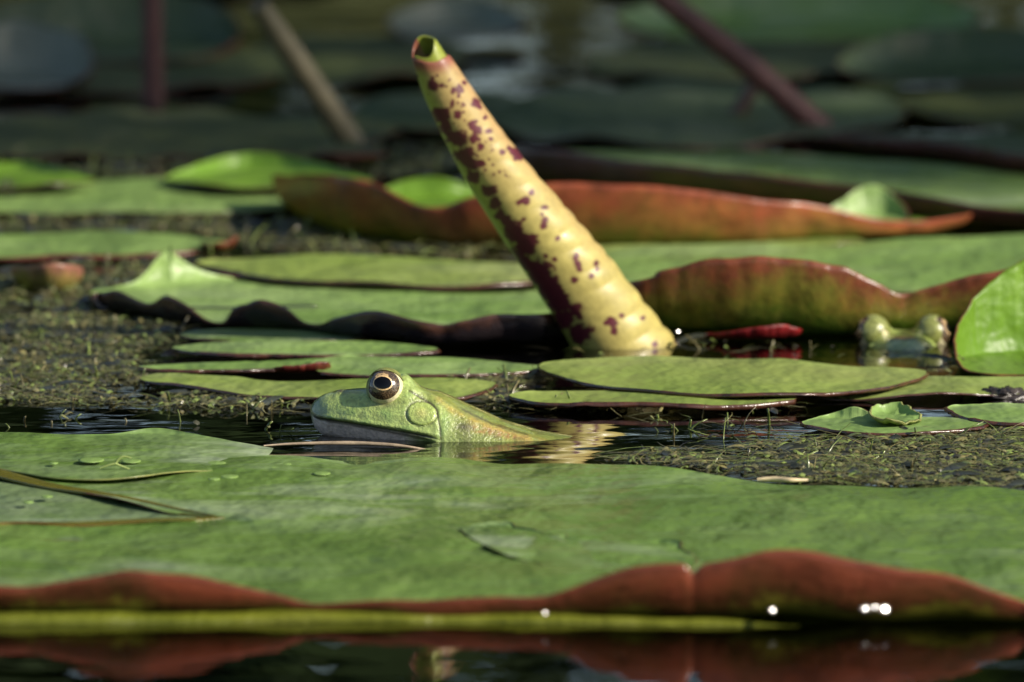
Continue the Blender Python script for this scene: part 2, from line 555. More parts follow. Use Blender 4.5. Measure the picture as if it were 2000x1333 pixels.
def pad(name, ctr, loop, z0, top, under, label, group=None, seg=200, rings=22, curl=9, und=0.0006, jit=0.00018,
        seed=1, dish=0.0, thick=0.0006, sink=None, min_rim=0.0012, cat='lily pad', wave=0.0):
    """loop: (px, py, curl height px, lean px) around the line where the blade leaves the water"""
    C = g(*ctr, z0)
    pts = []
    for p in loop:
        px, py = p[0], p[1]
        h = p[2] if len(p) > 2 else 0
        ln = p[3] if len(p) > 3 else 0.35 * h
        c = g(px, py, z0)
        k = kpx(c[1])
        pts.append([c[0], c[1], h * k, ln * k])
    L = catmull(pts, seg)
    L[:, 2] = np.maximum(L[:, 2], 0)
    ph = np.linspace(0, 2 * np.pi, seg, endpoint=False)
    jn = np.array([fbm1(a, seed) for a in ph])
    jn2 = np.array([fbm1(a * 2 + 1, seed + 5) for a in ph])
    T = np.roll(L[:, :2], -1, 0) - np.roll(L[:, :2], 1, 0)
    T /= np.linalg.norm(T, axis=1)[:, None] + 1e-9
    N = np.stack([T[:, 1], -T[:, 0]], 1)
    out = L[:, :2] - C[:2]
    N *= np.sign((N * out).sum(1) + 1e-12)[:, None]
    # smooth normals round the loop
    for _ in range(4):
        N = (np.roll(N, 1, 0) + N + np.roll(N, -1, 0)) / 3
        N /= np.linalg.norm(N, axis=1)[:, None] + 1e-9
    rs = np.concatenate([(np.arange(1, rings + 1) / rings) ** 0.85])
    V = [np.array([[C[0], C[1], z0 - dish]])]
    UVv = [np.array([[0.5, 0.0]])]
    for r in rs:
        xy = C[:2] + (L[:, :2] - C[:2]) * r
        z = np.array([mnoise.noise(Vector((x * 38 + seed * 9, y * 16, seed))) for x, y in xy]) * und * (0.3 + r) * 1.6
        z = z0 + z - dish * (1 - r * r)
        if wave:
            z = z + wave * r ** 3 * jn2 * 0.4
        V.append(np.column_stack([xy, z]))
        UVv.append(np.column_stack([ph / (2 * np.pi), np.full(seg, r)]))
    hh = L[:, 2] * (1 + 0.012 * jn) + 0.00012 * np.maximum(jn, 0)
    ln = L[:, 3] + min_rim + jit * jn2
    zb = V[-1][:, 2]
    for j in range(1, curl + 1):
        t = j / curl
        off = ln * math.sin(t * math.pi / 2)
        z = zb + hh * (1 - math.cos(t * math.pi / 2)) ** 0.85
        xy = L[:, :2] + N * off[:, None]
        V.append(np.column_stack([xy, z]))
        UVv.append(np.column_stack([ph / (2 * np.pi), np.full(seg, 1 + t)]))
    V = np.concatenate(V)
    UVv = np.concatenate(UVv)
    if sink is not None:
        V[:, 2] += sink(V)
    nr = rings + curl
    F1 = [[0, 1 + i, 1 + (i + 1) % seg] for i in range(seg)]
    body = grid_faces(nr, seg, wrap_v=True, off=1)
    tri = np.array(F1)
    # normals for the thickness
    me_n = np.zeros_like(V)
    fn = np.cross(V[body[:, 1]] - V[body[:, 0]], V[body[:, 3]] - V[body[:, 0]])
    for c in range(4):
        np.add.at(me_n, body[:, c], fn)
    me_n /= np.linalg.norm(me_n, axis=1)[:, None] + 1e-12
    sgn = 1.0 if me_n[1:1 + seg * 3, 2].mean() > 0 else -1.0
    me_n *= sgn
    me_n[0] = (0, 0, 1)
    nv = len(V)
    V2 = V - me_n * thick
    ft = body if sgn > 0 else body[:, ::-1]
    tt = tri if np.cross(V[tri[0][1]] - V[tri[0][0]], V[tri[0][2]] - V[tri[0][0]])[2] > 0 else tri[:, ::-1]
    last = 1 + (nr - 1) * seg
    rim = [[last + i, last + (i + 1) % seg, nv + last + (i + 1) % seg, nv + last + i] for i in range(seg)]
    if sgn < 0: rim = [f[::-1] for f in rim]
    rim = [f[::-1] for f in rim]
    F = ft.tolist() + tt.tolist() + (ft[:, ::-1] + nv).tolist() + (tt[:, ::-1] + nv).tolist() + rim
    n1 = len(ft) + len(tt)
    mi = [0] * n1 + [1] * (n1 + len(rim))
    o = mesh_obj(name, np.concatenate([V, V2]), F, [top, under], mi=mi, uv=np.concatenate([UVv, UVv]), origin=C)
    tag(o, label, cat, group)
    return o


def hl(pts, rims):
    """contact line points with the rim's picture height above them"""
    rx, ry = [r[0] for r in rims], [r[1] for r in rims]
    out = []
    for x, y in pts:
        out.append((x, y, y - float(np.interp(x, rx, ry))))
    return out


G_PADS = 'lily pads floating on the pond'

# the big near pad, its front rim curled up
rimA = [(-420, 1150), (-200, 1140), (0, 1147), (60, 1149), (130, 1136), (250, 1112), (380, 1124), (500, 1160), (600, 1186), (650, 1186), (750, 1170),
        (900, 1157), (1050, 1162), (1105, 1150), (1180, 1122), (1250, 1102), (1335, 1096), (1352, 1115), (1372, 1098), (1500, 1076), (1580, 1079), (1700, 1091),
        (1850, 1120), (2000, 1172), (2120, 1215)]
xsA = [2120, 2000, 1930, 1850, 1770, 1700, 1640, 1580, 1500, 1430, 1375, 1352, 1332, 1250, 1180, 1105, 1050, 970, 900, 820, 750, 650, 600, 550, 500, 440, 380, 310, 250, 190, 130, 60, 0, -100, -200, -300]
frontA = hl([(x, 1200 + 0.004 * x) for x in xsA], rimA)
loopA = [(-330, 880), (0, 890), (300, 895), (600, 893), (860, 896), (1000, 906), (1250, 915), (1500, 938), (1750, 950), (2000, 962), (2250, 990), (2450, 1060), (2350, 1150)] \
    + frontA + [(-420, 1150, 20), (-470, 1090), (-420, 1045), (-200, 1036), (0, 1028, 1), (150, 1027, 2), (300, 1024, 3), (400, 1016, 2), (385, 1006), (330, 1001), (200, 972), (0, 925), (-200, 890)]
pad('lily_pad', (440, 1012), loopA, 0.0012, TOP_MAIN, UND_RED, 'huge notched green lily pad in front with its near red rim curled up', G_PADS,
    seg=520, rings=40, curl=14, seed=3, und=0.0011, thick=0.00035, min_rim=0.0006)
pad('lily_pad', (-80, 990), [(-420, 985), (-250, 915), (0, 906), (200, 925), (380, 965), (520, 1004), (380, 1040), (0, 1060), (-250, 1050)], 0.0004, TOP_GREY, UND_DARK,
    'greyish green pad seen through the notch of the huge front pad', G_PADS, seed=4)
# pad behind it on the left, half under water
fxs = g(700, 880)[0]
pad('lily_pad', (250, 888), [(-260, 870), (-120, 852), (0, 847), (120, 848), (220, 848, 2), (300, 845, 9), (360, 848, 3), (450, 856), (560, 862), (700, 870), (860, 882), (960, 890),
                             (860, 897), (700, 899), (560, 906), (400, 920), (280, 934), (190, 938), (90, 932), (0, 915), (-150, 895)], 0.0021, TOP_MAIN, UND_PALE,
    'green pad left of the near frog, its right end sliding under water', G_PADS, seed=6,
    thick=0.00035, min_rim=0.0006, sink=lambda V: -0.0055 * sstep(g(330, 880)[0], g(800, 880)[0], V[:, 0]))
pad('leaf_fragment', (1130, 1075), [(915, 1034), (990, 1028, 6), (1060, 1040), (1120, 1052, 4), (1210, 1055), (1310, 1062, 6), (1346, 1085), (1330, 1110), (1200, 1122), (1050, 1100), (950, 1062)],
    0.0017, TOP_MAIN, UND_BROWN, 'torn green leaf piece with browned edge lying on the huge front pad', None, seed=8, cat='leaf', jit=0.0005, wave=0.0006, thick=0.00025)

# thin pads around the near frog
pad('lily_pad', (600, 754), [(283, 742), (320, 733), (420, 738), (520, 744), (650, 745), (850, 742), (960, 748), (900, 772), (760, 778), (620, 775), (480, 767), (350, 752)], 0.0022, TOP_YELLOW, UND_DARK,
    'narrow yellowish pad directly behind the snout of the near frog', G_PADS, seed=9, thick=0.0010)
pad('lily_pad', (440, 714), [(278, 716), (420, 708), (540, 704), (640, 702), (620, 714), (500, 719), (380, 721)], 0.0022, TOP_LIGHT, UND_DARK,
    'thin green pad whose pointed end carries the small dark red tip', G_PADS, seed=10, thick=0.0010)
pad('red_leaf_tip', (590, 718), [(555, 722, 9), (590, 722, 13), (625, 721, 15), (628, 717), (590, 716), (556, 718)], 0.0024, TOP_DARK, UND_DEEPRED,
    'small dark red curled leaf tip between two thin pads', None, seed=11, seg=60, rings=6, cat='leaf')
pad('lily_pad', (830, 713), [(622, 708), (700, 698), (850, 698), (1000, 710), (1060, 720), (980, 727), (850, 731), (700, 729), (624, 724)], 0.0022, TOP_LIGHT, UND_DARK,
    'thin pale green pad right above the eye of the near frog', G_PADS, seed=12, thick=0.0010)
pad('lily_pad', (590, 679), [(345, 676), (450, 669), (620, 668), (750, 669), (850, 684), (760, 690), (640, 692), (540, 690), (430, 688)], 0.0026, TOP_LIGHT, UND_DARK,
    'thin pale pad with a dark lifted edge, third behind the near frog', G_PADS, seed=13, thick=0.0012)
pad('lily_pad', (550, 652), [(360, 652), (500, 642), (650, 643), (740, 653), (640, 662), (450, 664)], 0.0012, TOP_MAIN, UND_DARK,
    'small green pad just below the dark wavy rim', G_PADS, seed=14)
pad('lily_pad', (1430, 738), [(1065, 714), (1150, 703), (1300, 699), (1500, 703), (1700, 714), (1800, 726), (1760, 742), (1700, 756), (1600, 766), (1480, 771), (1330, 766), (1180, 750), (1090, 730)], 0.0040, TOP_YELLOW, UND_DARK,
    'broad pale green pad in front of the foot of the yellow rolled leaf', G_PADS, seed=15, thick=0.0010)
pad('lily_pad', (1250, 774), [(1005, 772), (1060, 763), (1200, 763), (1350, 768), (1500, 769), (1540, 780), (1400, 788), (1200, 787), (1060, 783)], 0.0028, TOP_YELLOW, UND_DARK,
    'narrow yellowish pad with dark edge below the broad pale one', G_PADS, seed=16, thick=0.0014)
pad('lily_pad', (1850, 750), [(1560, 770), (1620, 752), (1700, 744), (1850, 738), (2100, 735), (2200, 750), (2000, 764), (1850, 771), (1700, 774)], 0.0016, TOP_YELLOW, UND_DARK,
    'olive pad beneath the small far frog and the upright bright leaf', G_PADS, seed=17)
pad('lily_pad', (1750, 828), [(1575, 826), (1620, 815, 6), (1665, 815, 22, 4), (1715, 816, 6), (1800, 816), (1880, 820), (1920, 827), (1870, 838), (1750, 843), (1650, 839)], 0.0022, TOP_LIGHT, UND_DARK,
    'small light green pad with one raised point, amid the floating weed', G_PADS, seed=18, thick=0.001)
pad('leaf_fragment', (1745, 815), [(1712, 820, 6), (1722, 814, 14), (1742, 812, 18), (1764, 814, 14), (1788, 820, 2), (1765, 826, 3), (1732, 827, 7)], 0.0030, TOP_LIGHT, UND_PALE,
    'crumpled bit of pale leaf on the small raised-point pad', None, seed=19, seg=80, rings=8, cat='leaf', wave=0.0006)
pad('lily_pad', (2010, 808), [(1862, 802, 3), (1920, 797, 2), (2050, 797), (2150, 810), (2000, 826), (1900, 818)], 0.0026, TOP_LIGHT, UND_DARK,
    'light green pad cut by the right frame edge above the floating weed', G_PADS, seed=20, thick=0.0012)

# wavy pad with dark ruffled rim
rimM = [(180, 580), (205, 575), (245, 572), (290, 592), (312, 592), (350, 575), (380, 590), (415, 622), (445, 626), (470, 600), (520, 585), (560, 600), (600, 630), (640, 633), (680, 619), (750, 610), (820, 622), (870, 632), (950, 616), (1060, 608), (1150, 600)]
xsM = [1150, 1060, 1000, 950, 900, 870, 820, 750, 680, 640, 600, 560, 520, 495, 470, 445, 415, 380, 350, 330, 312, 290, 245, 215, 195]
cyM = lambda x: float(np.interp(x, [190, 250, 300, 415, 500, 600, 700, 820, 900, 1060, 1150], [604, 610, 618, 632, 638, 642, 656, 667, 668, 664, 650]))
loopM = [(1200, 610), (1150, 580), (1060, 566), (900, 556), (700, 551), (500, 546), (470, 548, 2), (425, 551, 12), (385, 554, 32), (355, 556, 58), (338, 557, 74), (320, 557, 62), (295, 558, 30), (270, 560, 12), (235, 563, 3), (190, 570)] + hl([(x, cyM(x)) for x in xsM][::1], rimM)[::1]
# keep the loop running one way round: back edge right to left, then front left to right
loopM = loopM[:16] + hl([(x, cyM(x)) for x in xsM[::-1]], rimM)
pad('lily_pad', (640, 600), loopM, 0.0016, TOP_LIGHT, UND_DARK, 'light green pad with dark ruffled rim and one bright upturned lobe', G_PADS, seg=420, rings=26, seed=21, curl=12)
pad('lily_pad', (760, 528), [(392, 512, 3), (500, 503), (650, 502), (850, 510), (1050, 516), (1120, 530), (1060, 548), (900, 557), (700, 550), (560, 542), (470, 530)], 0.0040, TOP_YELLOW, UND_DARK,
    'yellowish green pad overlapping behind the ruffled pad', G_PADS, seed=22, thick=0.0014)
pad('lily_pad', (150, 476), [(-140, 478), (0, 458), (150, 452), (300, 456), (400, 466), (435, 478), (350, 492), (150, 498), (0, 501), (-120, 494)], 0.0026, TOP_LIGHT, UND_BROWN,
    'flat green pad by the left frame edge above the small curled pinkish leaf', G_PADS, seed=23, thick=0.0014)
pad('red_leaf_tip', (428, 482), [(405, 486, 10), (428, 488, 14), (445, 484, 22), (440, 478), (415, 478)], 0.0030, TOP_DARK, UND_RED,
    'tiny reddish leaf tip at the end of the flat left pad', None, seed=24, seg=60, rings=6, cat='leaf')
pad('lily_pad', (250, 384), [(-260, 400), (-60, 372), (150, 352), (400, 348), (560, 358), (650, 385), (560, 405), (400, 416), (150, 416), (-60, 414)], 0.0020, TOP_LIGHT, UND_DARK,
    'wide soft green pad far left behind the weed', G_PADS, seed=25)
pad('lily_pad', (480, 338), [(330, 350), (400, 340, 20), (470, 332, 30), (560, 334, 26), (650, 342, 12), (720, 352), (600, 362), (450, 364)], 0.0050, TOP_BRIGHT, UND_DARK,
    'bright green pad with upturned back edge left of the curled red leaf', G_PADS, seed=26)
pad('lily_pad', (30, 345), [(-140, 352), (-50, 338, 14), (30, 336, 18), (110, 343, 12), (180, 354), (90, 364), (-60, 364)], 0.0050, TOP_BRIGHT, UND_DARK,
    'small bright green pad at the left frame edge', G_PADS, seed=27)

# curled red leaf behind the rolled one
rimQ = [(545, 345), (620, 341), (700, 344), (760, 354), (820, 386), (850, 398), (890, 394), (930, 378), (1000, 362), (1080, 352), (1250, 360), (1400, 372), (1550, 395), (1700, 428), (1790, 434), (1875, 412)]
xsQ = [600, 640, 700, 760, 820, 850, 890, 930, 1000, 1080, 1170, 1250, 1330, 1400, 1480, 1550, 1630, 1700, 1760, 1810]
cyQ = lambda x: float(np.interp(x, [570, 640, 700, 850, 960, 1100, 1300, 1500, 1700, 1830], [405, 438, 455, 470, 474, 473, 474, 470, 463, 452]))
loopQ = [(1845, 440, 26, 40), (1800, 424), (1650, 405), (1450, 392), (1250, 388), (1050, 384), (950, 384, 10), (880, 386, 32), (830, 386, 38), (780, 386, 30), (700, 388), (600, 396), (572, 402, 58, 30)] + hl([(x, cyQ(x)) for x in xsQ], rimQ)
pad('lily_pad', (1100, 425), loopQ, 0.0018, TOP_BRIGHT, UND_ORANGE, 'long pad curled up into an orange red rim behind the rolled leaf', G_PADS, seg=420, rings=24, seed=28, curl=14)
# darker one behind
rimR = [(900, 300), (1000, 290), (1100, 292), (1300, 318), (1500, 336), (1700, 362), (1900, 394), (2100, 420)]
xsR = [930, 1000, 1100, 1200, 1300, 1400, 1500, 1600, 1700, 1800, 1900, 2000, 2150]
cyR = lambda x: float(np.interp(x, [930, 1000, 1300, 1500, 1700, 1900, 2150], [330, 348, 386, 402, 415, 432, 445]))
pad('lily_pad', (1600, 360), [(2300, 400), (2200, 362), (2000, 342), (1800, 322), (1600, 304), (1400, 298), (1150, 296), (960, 302)] + hl([(x, cyR(x)) for x in xsR], rimR), 0.0016, TOP_MAIN, UND_BROWN,
    'brown rimmed pad in shade behind the orange red curl', G_PADS, seg=300, seed=29)
pad('lily_pad', (2050, 310), [(2500, 300), (2200, 270), (1900, 262), (1700, 262), (1590, 272, 8), (1650, 285, 22), (1750, 298, 30), (1900, 318, 34), (2000, 335, 36), (2200, 350, 30), (2400, 345, 20)], 0.0016, TOP_TEAL, UND_BROWN,
    'dim purple brown rimmed pad at the far right', G_PADS, seed=30)
pad('lily_pad', (1680, 432), [(1580, 436), (1620, 426, 14), (1665, 422, 40, 4), (1705, 420, 58, 4), (1740, 421, 36, 4), (1765, 426, 6), (1740, 436), (1660, 440)], 0.0030, TOP_LIGHT, UND_BROWN,
    'small pale green upright lobe between the two red rims', None, seed=31)
# big right pad with red and green underside
rimT = [(1215, 590), (1240, 562), (1300, 530), (1400, 502), (1480, 494), (1580, 497), (1650, 512), (1700, 540), (1740, 566), (1765, 573), (1800, 565), (1870, 545), (1930, 528), (1990, 512), (2100, 505), (2250, 540)]
xsT = [1245, 1300, 1350, 1400, 1440, 1480, 1530, 1580, 1620, 1650, 1700, 1740, 1765, 1800, 1870, 1930, 1990, 2100, 2200]
cyT = lambda x: float(np.interp(x, [1245, 1300, 1450, 1600, 1750, 1850, 1950, 2200], [636, 642, 646, 646, 644, 643, 643, 638]))
pad('lily_pad', (1700, 600), [(2350, 600), (2200, 575), (2000, 566), (1800, 578), (1600, 575), (1400, 578), (1260, 600)] + hl([(x, cyT(x)) for x in xsT], rimT), 0.0016, TOP_LIGHT, UND_GREENRED,
    'large pad with raised red and green underside above the small far frog', G_PADS, seg=380, seed=32, curl=14)
pad('lily_pad', (1600, 525), [(1060, 520), (1200, 490), (1400, 480), (1600, 476), (1800, 466), (2050, 458), (2300, 500), (2100, 560), (1600, 572), (1250, 578), (1120, 555)], 0.0026, TOP_LIGHT, UND_DARK,
    'wide light green pad behind the raised red and green one', G_PADS, seed=33)
pad('lily_pad', (1400, 470), [(1080, 480), (1250, 462), (1450, 458), (1600, 462), (1680, 474), (1500, 486), (1250, 490)], 0.0014, TOP_YELLOW, UND_DARK,
    'olive green pad strip right beneath the orange red curl', G_PADS, seed=34)
pad('red_leaf_tip', (1475, 655), [(1385, 655, 4), (1430, 658, 13), (1480, 659, 22), (1520, 658, 24), (1548, 656, 14), (1540, 652), (1470, 652), (1410, 653)], 0.0016, TOP_DARK, UND_SCARLET,
    'bright scarlet leaf tip floating below the raised red and green underside', None, seed=35, seg=100, rings=8, cat='leaf')
# upright bright leaf at the right edge
pad('upright_leaf', (2020, 712), [(1880, 712, 20, 2), (1884, 700, 60, 4), (1915, 694, 105, 8), (1960, 690, 150, 10), (2020, 688, 190, 12), (2120, 690, 205, 12), (2220, 696, 150, 10), (2260, 712, 30, 4), (2150, 726), (2000, 730), (1900, 726)],
    0.0010, TOP_BRIGHT, UND_GREENRED, 'bright green leaf standing upright beside the small far frog', None, seg=260, rings=10, curl=20, seed=36, cat='leaf')
# far pads, soft
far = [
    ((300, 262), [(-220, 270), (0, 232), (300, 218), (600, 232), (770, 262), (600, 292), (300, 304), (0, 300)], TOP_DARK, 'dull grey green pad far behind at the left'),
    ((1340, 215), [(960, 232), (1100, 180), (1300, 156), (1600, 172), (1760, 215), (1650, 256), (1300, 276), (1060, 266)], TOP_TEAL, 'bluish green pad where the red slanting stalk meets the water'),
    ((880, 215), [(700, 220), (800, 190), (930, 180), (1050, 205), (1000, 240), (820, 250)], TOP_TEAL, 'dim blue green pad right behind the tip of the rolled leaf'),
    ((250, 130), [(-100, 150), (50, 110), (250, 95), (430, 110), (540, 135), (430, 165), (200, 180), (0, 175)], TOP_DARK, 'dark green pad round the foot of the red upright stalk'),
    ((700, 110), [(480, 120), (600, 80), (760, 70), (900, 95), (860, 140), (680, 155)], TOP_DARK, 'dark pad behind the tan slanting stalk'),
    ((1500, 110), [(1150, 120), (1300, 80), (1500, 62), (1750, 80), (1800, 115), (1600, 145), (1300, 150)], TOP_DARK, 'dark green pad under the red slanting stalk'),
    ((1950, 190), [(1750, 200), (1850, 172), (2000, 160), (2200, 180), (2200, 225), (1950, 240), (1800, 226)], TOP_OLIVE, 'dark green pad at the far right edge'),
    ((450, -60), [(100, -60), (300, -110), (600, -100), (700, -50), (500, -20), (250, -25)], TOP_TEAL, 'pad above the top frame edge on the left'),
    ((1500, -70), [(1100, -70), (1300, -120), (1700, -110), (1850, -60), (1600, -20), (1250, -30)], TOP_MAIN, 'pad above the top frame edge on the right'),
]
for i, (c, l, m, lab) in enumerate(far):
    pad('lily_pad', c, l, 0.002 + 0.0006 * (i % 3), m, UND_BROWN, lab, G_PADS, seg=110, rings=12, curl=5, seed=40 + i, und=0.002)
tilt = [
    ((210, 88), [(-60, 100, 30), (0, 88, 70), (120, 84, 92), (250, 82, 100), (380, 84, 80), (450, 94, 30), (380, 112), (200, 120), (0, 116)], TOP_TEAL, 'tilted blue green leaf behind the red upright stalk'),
    ((50, 155), [(-80, 158, 50), (-20, 152, 84), (30, 150, 104), (75, 150, 92), (120, 153, 88), (150, 156, 62), (160, 162, 20), (110, 172), (0, 174)], TOP_SKY_SHEEN, 'leaf painted pale for reflected sky at the upper left edge'),
    ((890, 60), [(770, 62, 20), (830, 54, 46), (900, 52, 56), (970, 56, 40), (1015, 64, 12), (950, 74), (830, 76)], TOP_SKY_SHEEN, 'leaf painted pale for reflected sky at the top above the tip of the rolled leaf'),
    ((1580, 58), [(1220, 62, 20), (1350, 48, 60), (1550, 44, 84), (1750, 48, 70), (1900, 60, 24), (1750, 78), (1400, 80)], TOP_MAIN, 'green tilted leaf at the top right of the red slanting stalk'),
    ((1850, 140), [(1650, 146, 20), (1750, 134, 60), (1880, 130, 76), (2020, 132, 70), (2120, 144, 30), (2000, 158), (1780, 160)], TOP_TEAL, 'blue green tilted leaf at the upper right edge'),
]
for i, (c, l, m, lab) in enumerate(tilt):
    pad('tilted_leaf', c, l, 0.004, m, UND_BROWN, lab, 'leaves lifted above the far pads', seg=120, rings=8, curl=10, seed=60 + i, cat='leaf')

# ------------------------------------------------------------------ stalks
st_red = plain('stalk_red', (0.095, 0.032, 0.023), 0.55, nscale=150, var=0.3)
st_tan = plain('stalk_tan', (0.125, 0.105, 0.058), 0.55, nscale=150, var=0.25)


def stalk(name, p0, p1, Y, r, mat, label, bend=0.0, Y1=None):
    Y1 = Y if Y1 is None else Y1
    a, b = at(p0[0], p0[1], Y), at(p1[0], p1[1], Y1)
    mid = (a + b) / 2 + np.array([bend, 0, 0])
    base = a + (a - b) * 0.12
    o = tube(name, [base, a, mid, b], [r * 1.15, r * 1.05, r, r * 0.8], mat, n=16, seg=40, origin=base)
    return tag(o, label, 'stalk', 'stalks rising from the far pads')


def foot(px, py):
    return g(px, py)[1]


stalk('flower_stalk', (300, 200), (296, -160), foot(300, 200), 0.0036, st_red, 'red upright stalk at the upper left')
stalk('flower_stalk', (692, 288), (505, 10), foot(692, 288), 0.0042, st_tan, 'tan slanting stalk left of the rolled leaf', Y1=foot(692, 288) - 0.02)
stalk('flower_stalk', (1612, 262), (1270, -20), foot(1612, 262), 0.0042, st_red, 'red slanting stalk right of the rolled leaf', bend=0.002)
stalk('flower_stalk', (1432, 236), (1475, 165), foot(1432, 236), 0.0028, plain('stalk_dark', (0.06, 0.035, 0.025)), 'short dark stub under the red slanting stalk')
pad('lily_pad', (680, 300), [(600, 302), (640, 292, 6), (700, 290, 8), (745, 300, 6), (700, 310, 14), (640, 312, 14)], 0.004, TOP_DARK, UND_BROWN, 'small purplish leaf at the foot of the tan stalk', None, seed=77, seg=80, rings=8)

# ------------------------------------------------------------------ rolled yellow leaf


def rolled_leaf():
    Y0 = g(1215, 672)[1]
    base = g(1222, 690); base[1] = Y0
    base = at(1236, 712, Y0)
    tip = at(829, 92, Y0 - 0.030)
    ax = tip - base
    Ln = np.linalg.norm(ax)
    a = ax / Ln
    cview = CAM - (base + tip) / 2
    e2 = cview - (cview @ a) * a; e2 /= np.linalg.norm(e2)     # to the viewer
    e1 = np.cross(e2, a); e1 /= np.linalg.norm(e1)
    if e1[0] < 0: e1 = -e1
    k = kpx(Y0)
    nt, nth = 330, 300
    th0, th1 = math.radians(-100), math.radians(-100 + 360 * 1.75)   # scroll of one and three quarter turns
    t = np.linspace(-0.16, 1.0, nt)
    th = np.linspace(th0, th1, nth)
    Tm, Th = np.meshgrid(t, th, indexing='ij')
    R = np.interp(Tm, [-0.16, 0, 0.1, 0.277, 0.45, 0.665, 0.8, 0.897, 0.96, 1.0], [97, 97, 91, 83, 74, 62, 53, 45, 38, 34]) * k
    turn = (Th - th0) / (2 * np.pi)
    R = R * (1.0 - 0.16 * turn)
    # soft helical pleats, stronger to the foot
    amp = np.interp(Tm, [0, 0.1, 0.5, 0.8, 1], [4.6, 4.4, 3.0, 0.8, 0]) * k
    phs = Tm * Ln / k / 56.0 * 2 * np.pi - Th * 2.6 + 1.3 * np.sin(Tm * 17) + 0.7 * np.sin(Tm * 41 + Th)
    R = R + amp * (np.abs(np.sin(phs / 2)) - 0.5) * (0.10 + 0.90 * sstep(-0.2, 0.95, np.cos(Th)))
    R = R + k * 1.2 * np.vectorize(lambda x, y: mnoise.noise(Vector((x * 9, math.cos(y) * 1.5, math.sin(y) * 1.5))))(Tm, Th)
    # oblique, lipped mouth
    endt = 1.0 - 0.052 * (1 - sstep(0.30, 0.95, turn)) * (0.75 + 0.25 * np.cos(Th)) - 0.014 * np.sin(Th - 0.3) * sstep(0.5, 1, turn) + 0.004 * np.sin(3 * Th)
    Tz = -0.16 + (Tm + 0.16) / 1.16 * (endt + 0.16)
    flare = np.exp(-((1.0 - Tm) / 0.008)) * -2.0 * k
    R = R + flare
    P = base + Tz[..., None] * ax + R[..., None] * (np.cos(Th)[..., None] * e1 + np.sin(Th)[..., None] * e2)
    # gentle sag of the axis
    sag = np.interp(t, [-0.16, 0, 0.28, 0.47, 0.66, 0.8, 0.9, 1], [0, 0, -3, -13, -20, -18, -12, -2])
    for _ in range(300):
        sag[1:-1] = (sag[:-2] + 2 * sag[1:-1] + sag[2:]) / 4
    P = P + (np.repeat(sag[:, None], nth, 1) * k)[..., None] * e1
    V = P.reshape(-1, 3)
    px, py = proj(V)
    tt = Tz.reshape(-1)
    thf = Th.reshape(-1)
    q = np.cos(thf)
    front = np.sin(thf) > -0.35
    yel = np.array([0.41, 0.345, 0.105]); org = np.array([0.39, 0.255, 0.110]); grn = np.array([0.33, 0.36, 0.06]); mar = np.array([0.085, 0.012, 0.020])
    nz = np.array([mnoise.noise(Vector((x / 60, y / 60, 0.3))) for x, y in zip(px, py)])
    nf = np.array([mnoise.noise(Vector((x / 19 + y / 31, y / 17 - x / 37, 2.3))) for x, y in zip(px, py)])
    c = np.tile(yel, (len(V), 1))
    wo = np.clip(sstep(0.35, 0.95, tt) * 0.75 + sstep(0.6, 1.0, q) * 0.5 * sstep(0.1, 0.4, tt) + nz * 0.3, 0, 1)[:, None]
    c = c * (1 - wo) + org * wo
    wg = np.clip(sstep(-0.35, -0.9, q) * 0.9 + nz * 0.25, 0, 1)[:, None]
    c = c * (1 - wg) + grn * wg
    tipw = (sstep(0.955, 0.99, Tm.reshape(-1)))[:, None]
    c = c * (1 - tipw) + np.array([0.24, 0.085, 0.05]) * tipw
    spots_shade = [(225, 225, 18), (255, 222, 10), (325, 238, 14), (300, 300, 10), (265, 330, 20), (320, 345, 12), (375, 380, 12), (395, 410, 16), (445, 410, 10), (385, 440, 14), (415, 470, 12),
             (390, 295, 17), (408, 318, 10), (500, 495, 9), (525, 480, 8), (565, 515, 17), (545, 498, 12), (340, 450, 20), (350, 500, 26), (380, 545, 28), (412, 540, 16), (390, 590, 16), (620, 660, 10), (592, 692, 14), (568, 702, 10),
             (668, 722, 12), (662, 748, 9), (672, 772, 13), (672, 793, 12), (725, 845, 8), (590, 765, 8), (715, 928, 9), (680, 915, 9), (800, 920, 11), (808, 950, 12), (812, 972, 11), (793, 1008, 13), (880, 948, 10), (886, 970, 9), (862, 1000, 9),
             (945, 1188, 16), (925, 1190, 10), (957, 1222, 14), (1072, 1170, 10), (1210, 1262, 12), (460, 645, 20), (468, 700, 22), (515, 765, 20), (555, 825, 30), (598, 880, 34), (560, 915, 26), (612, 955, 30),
             (655, 1005, 36), (700, 1060, 36), (738, 1112, 34), (750, 1170, 28), (812, 1160, 16), (815, 1235, 24), (985, 1160, 9), (1120, 1275, 12), (250, 400, 14), (235, 440, 12), (285, 420, 12), (300, 235, 8), (345, 215, 8), (430, 355, 9), (455, 440, 8), (250, 340, 24), (275, 392, 22), (320, 440, 30), (352, 520, 32), (385, 590, 24), (445, 650, 20), (475, 700, 24), (495, 745, 24), (540, 805, 30), (605, 865, 36), (575, 930, 34), (640, 965, 40), (682, 1035, 44), (725, 1100, 40), (755, 1170, 36), (800, 1130, 24), (822, 1225, 36)]  # maroon spots; the big left ones paint in the leaf's shaded side
    rs_ = random.Random(5)
    for _ in range(70):
        u_ = rs_.random()
        yy_ = 180 + u_ * 420
        spots_shade.append((yy_ * 0.62 + 70 + rs_.uniform(-30, 95), yy_, rs_.uniform(2.5, 6.5)))
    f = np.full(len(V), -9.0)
    for X, Yy, r in spots_shade:
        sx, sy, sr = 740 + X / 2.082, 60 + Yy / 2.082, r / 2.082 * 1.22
        f = np.maximum(f, 1 - np.hypot(px - sx, py - sy) / sr)
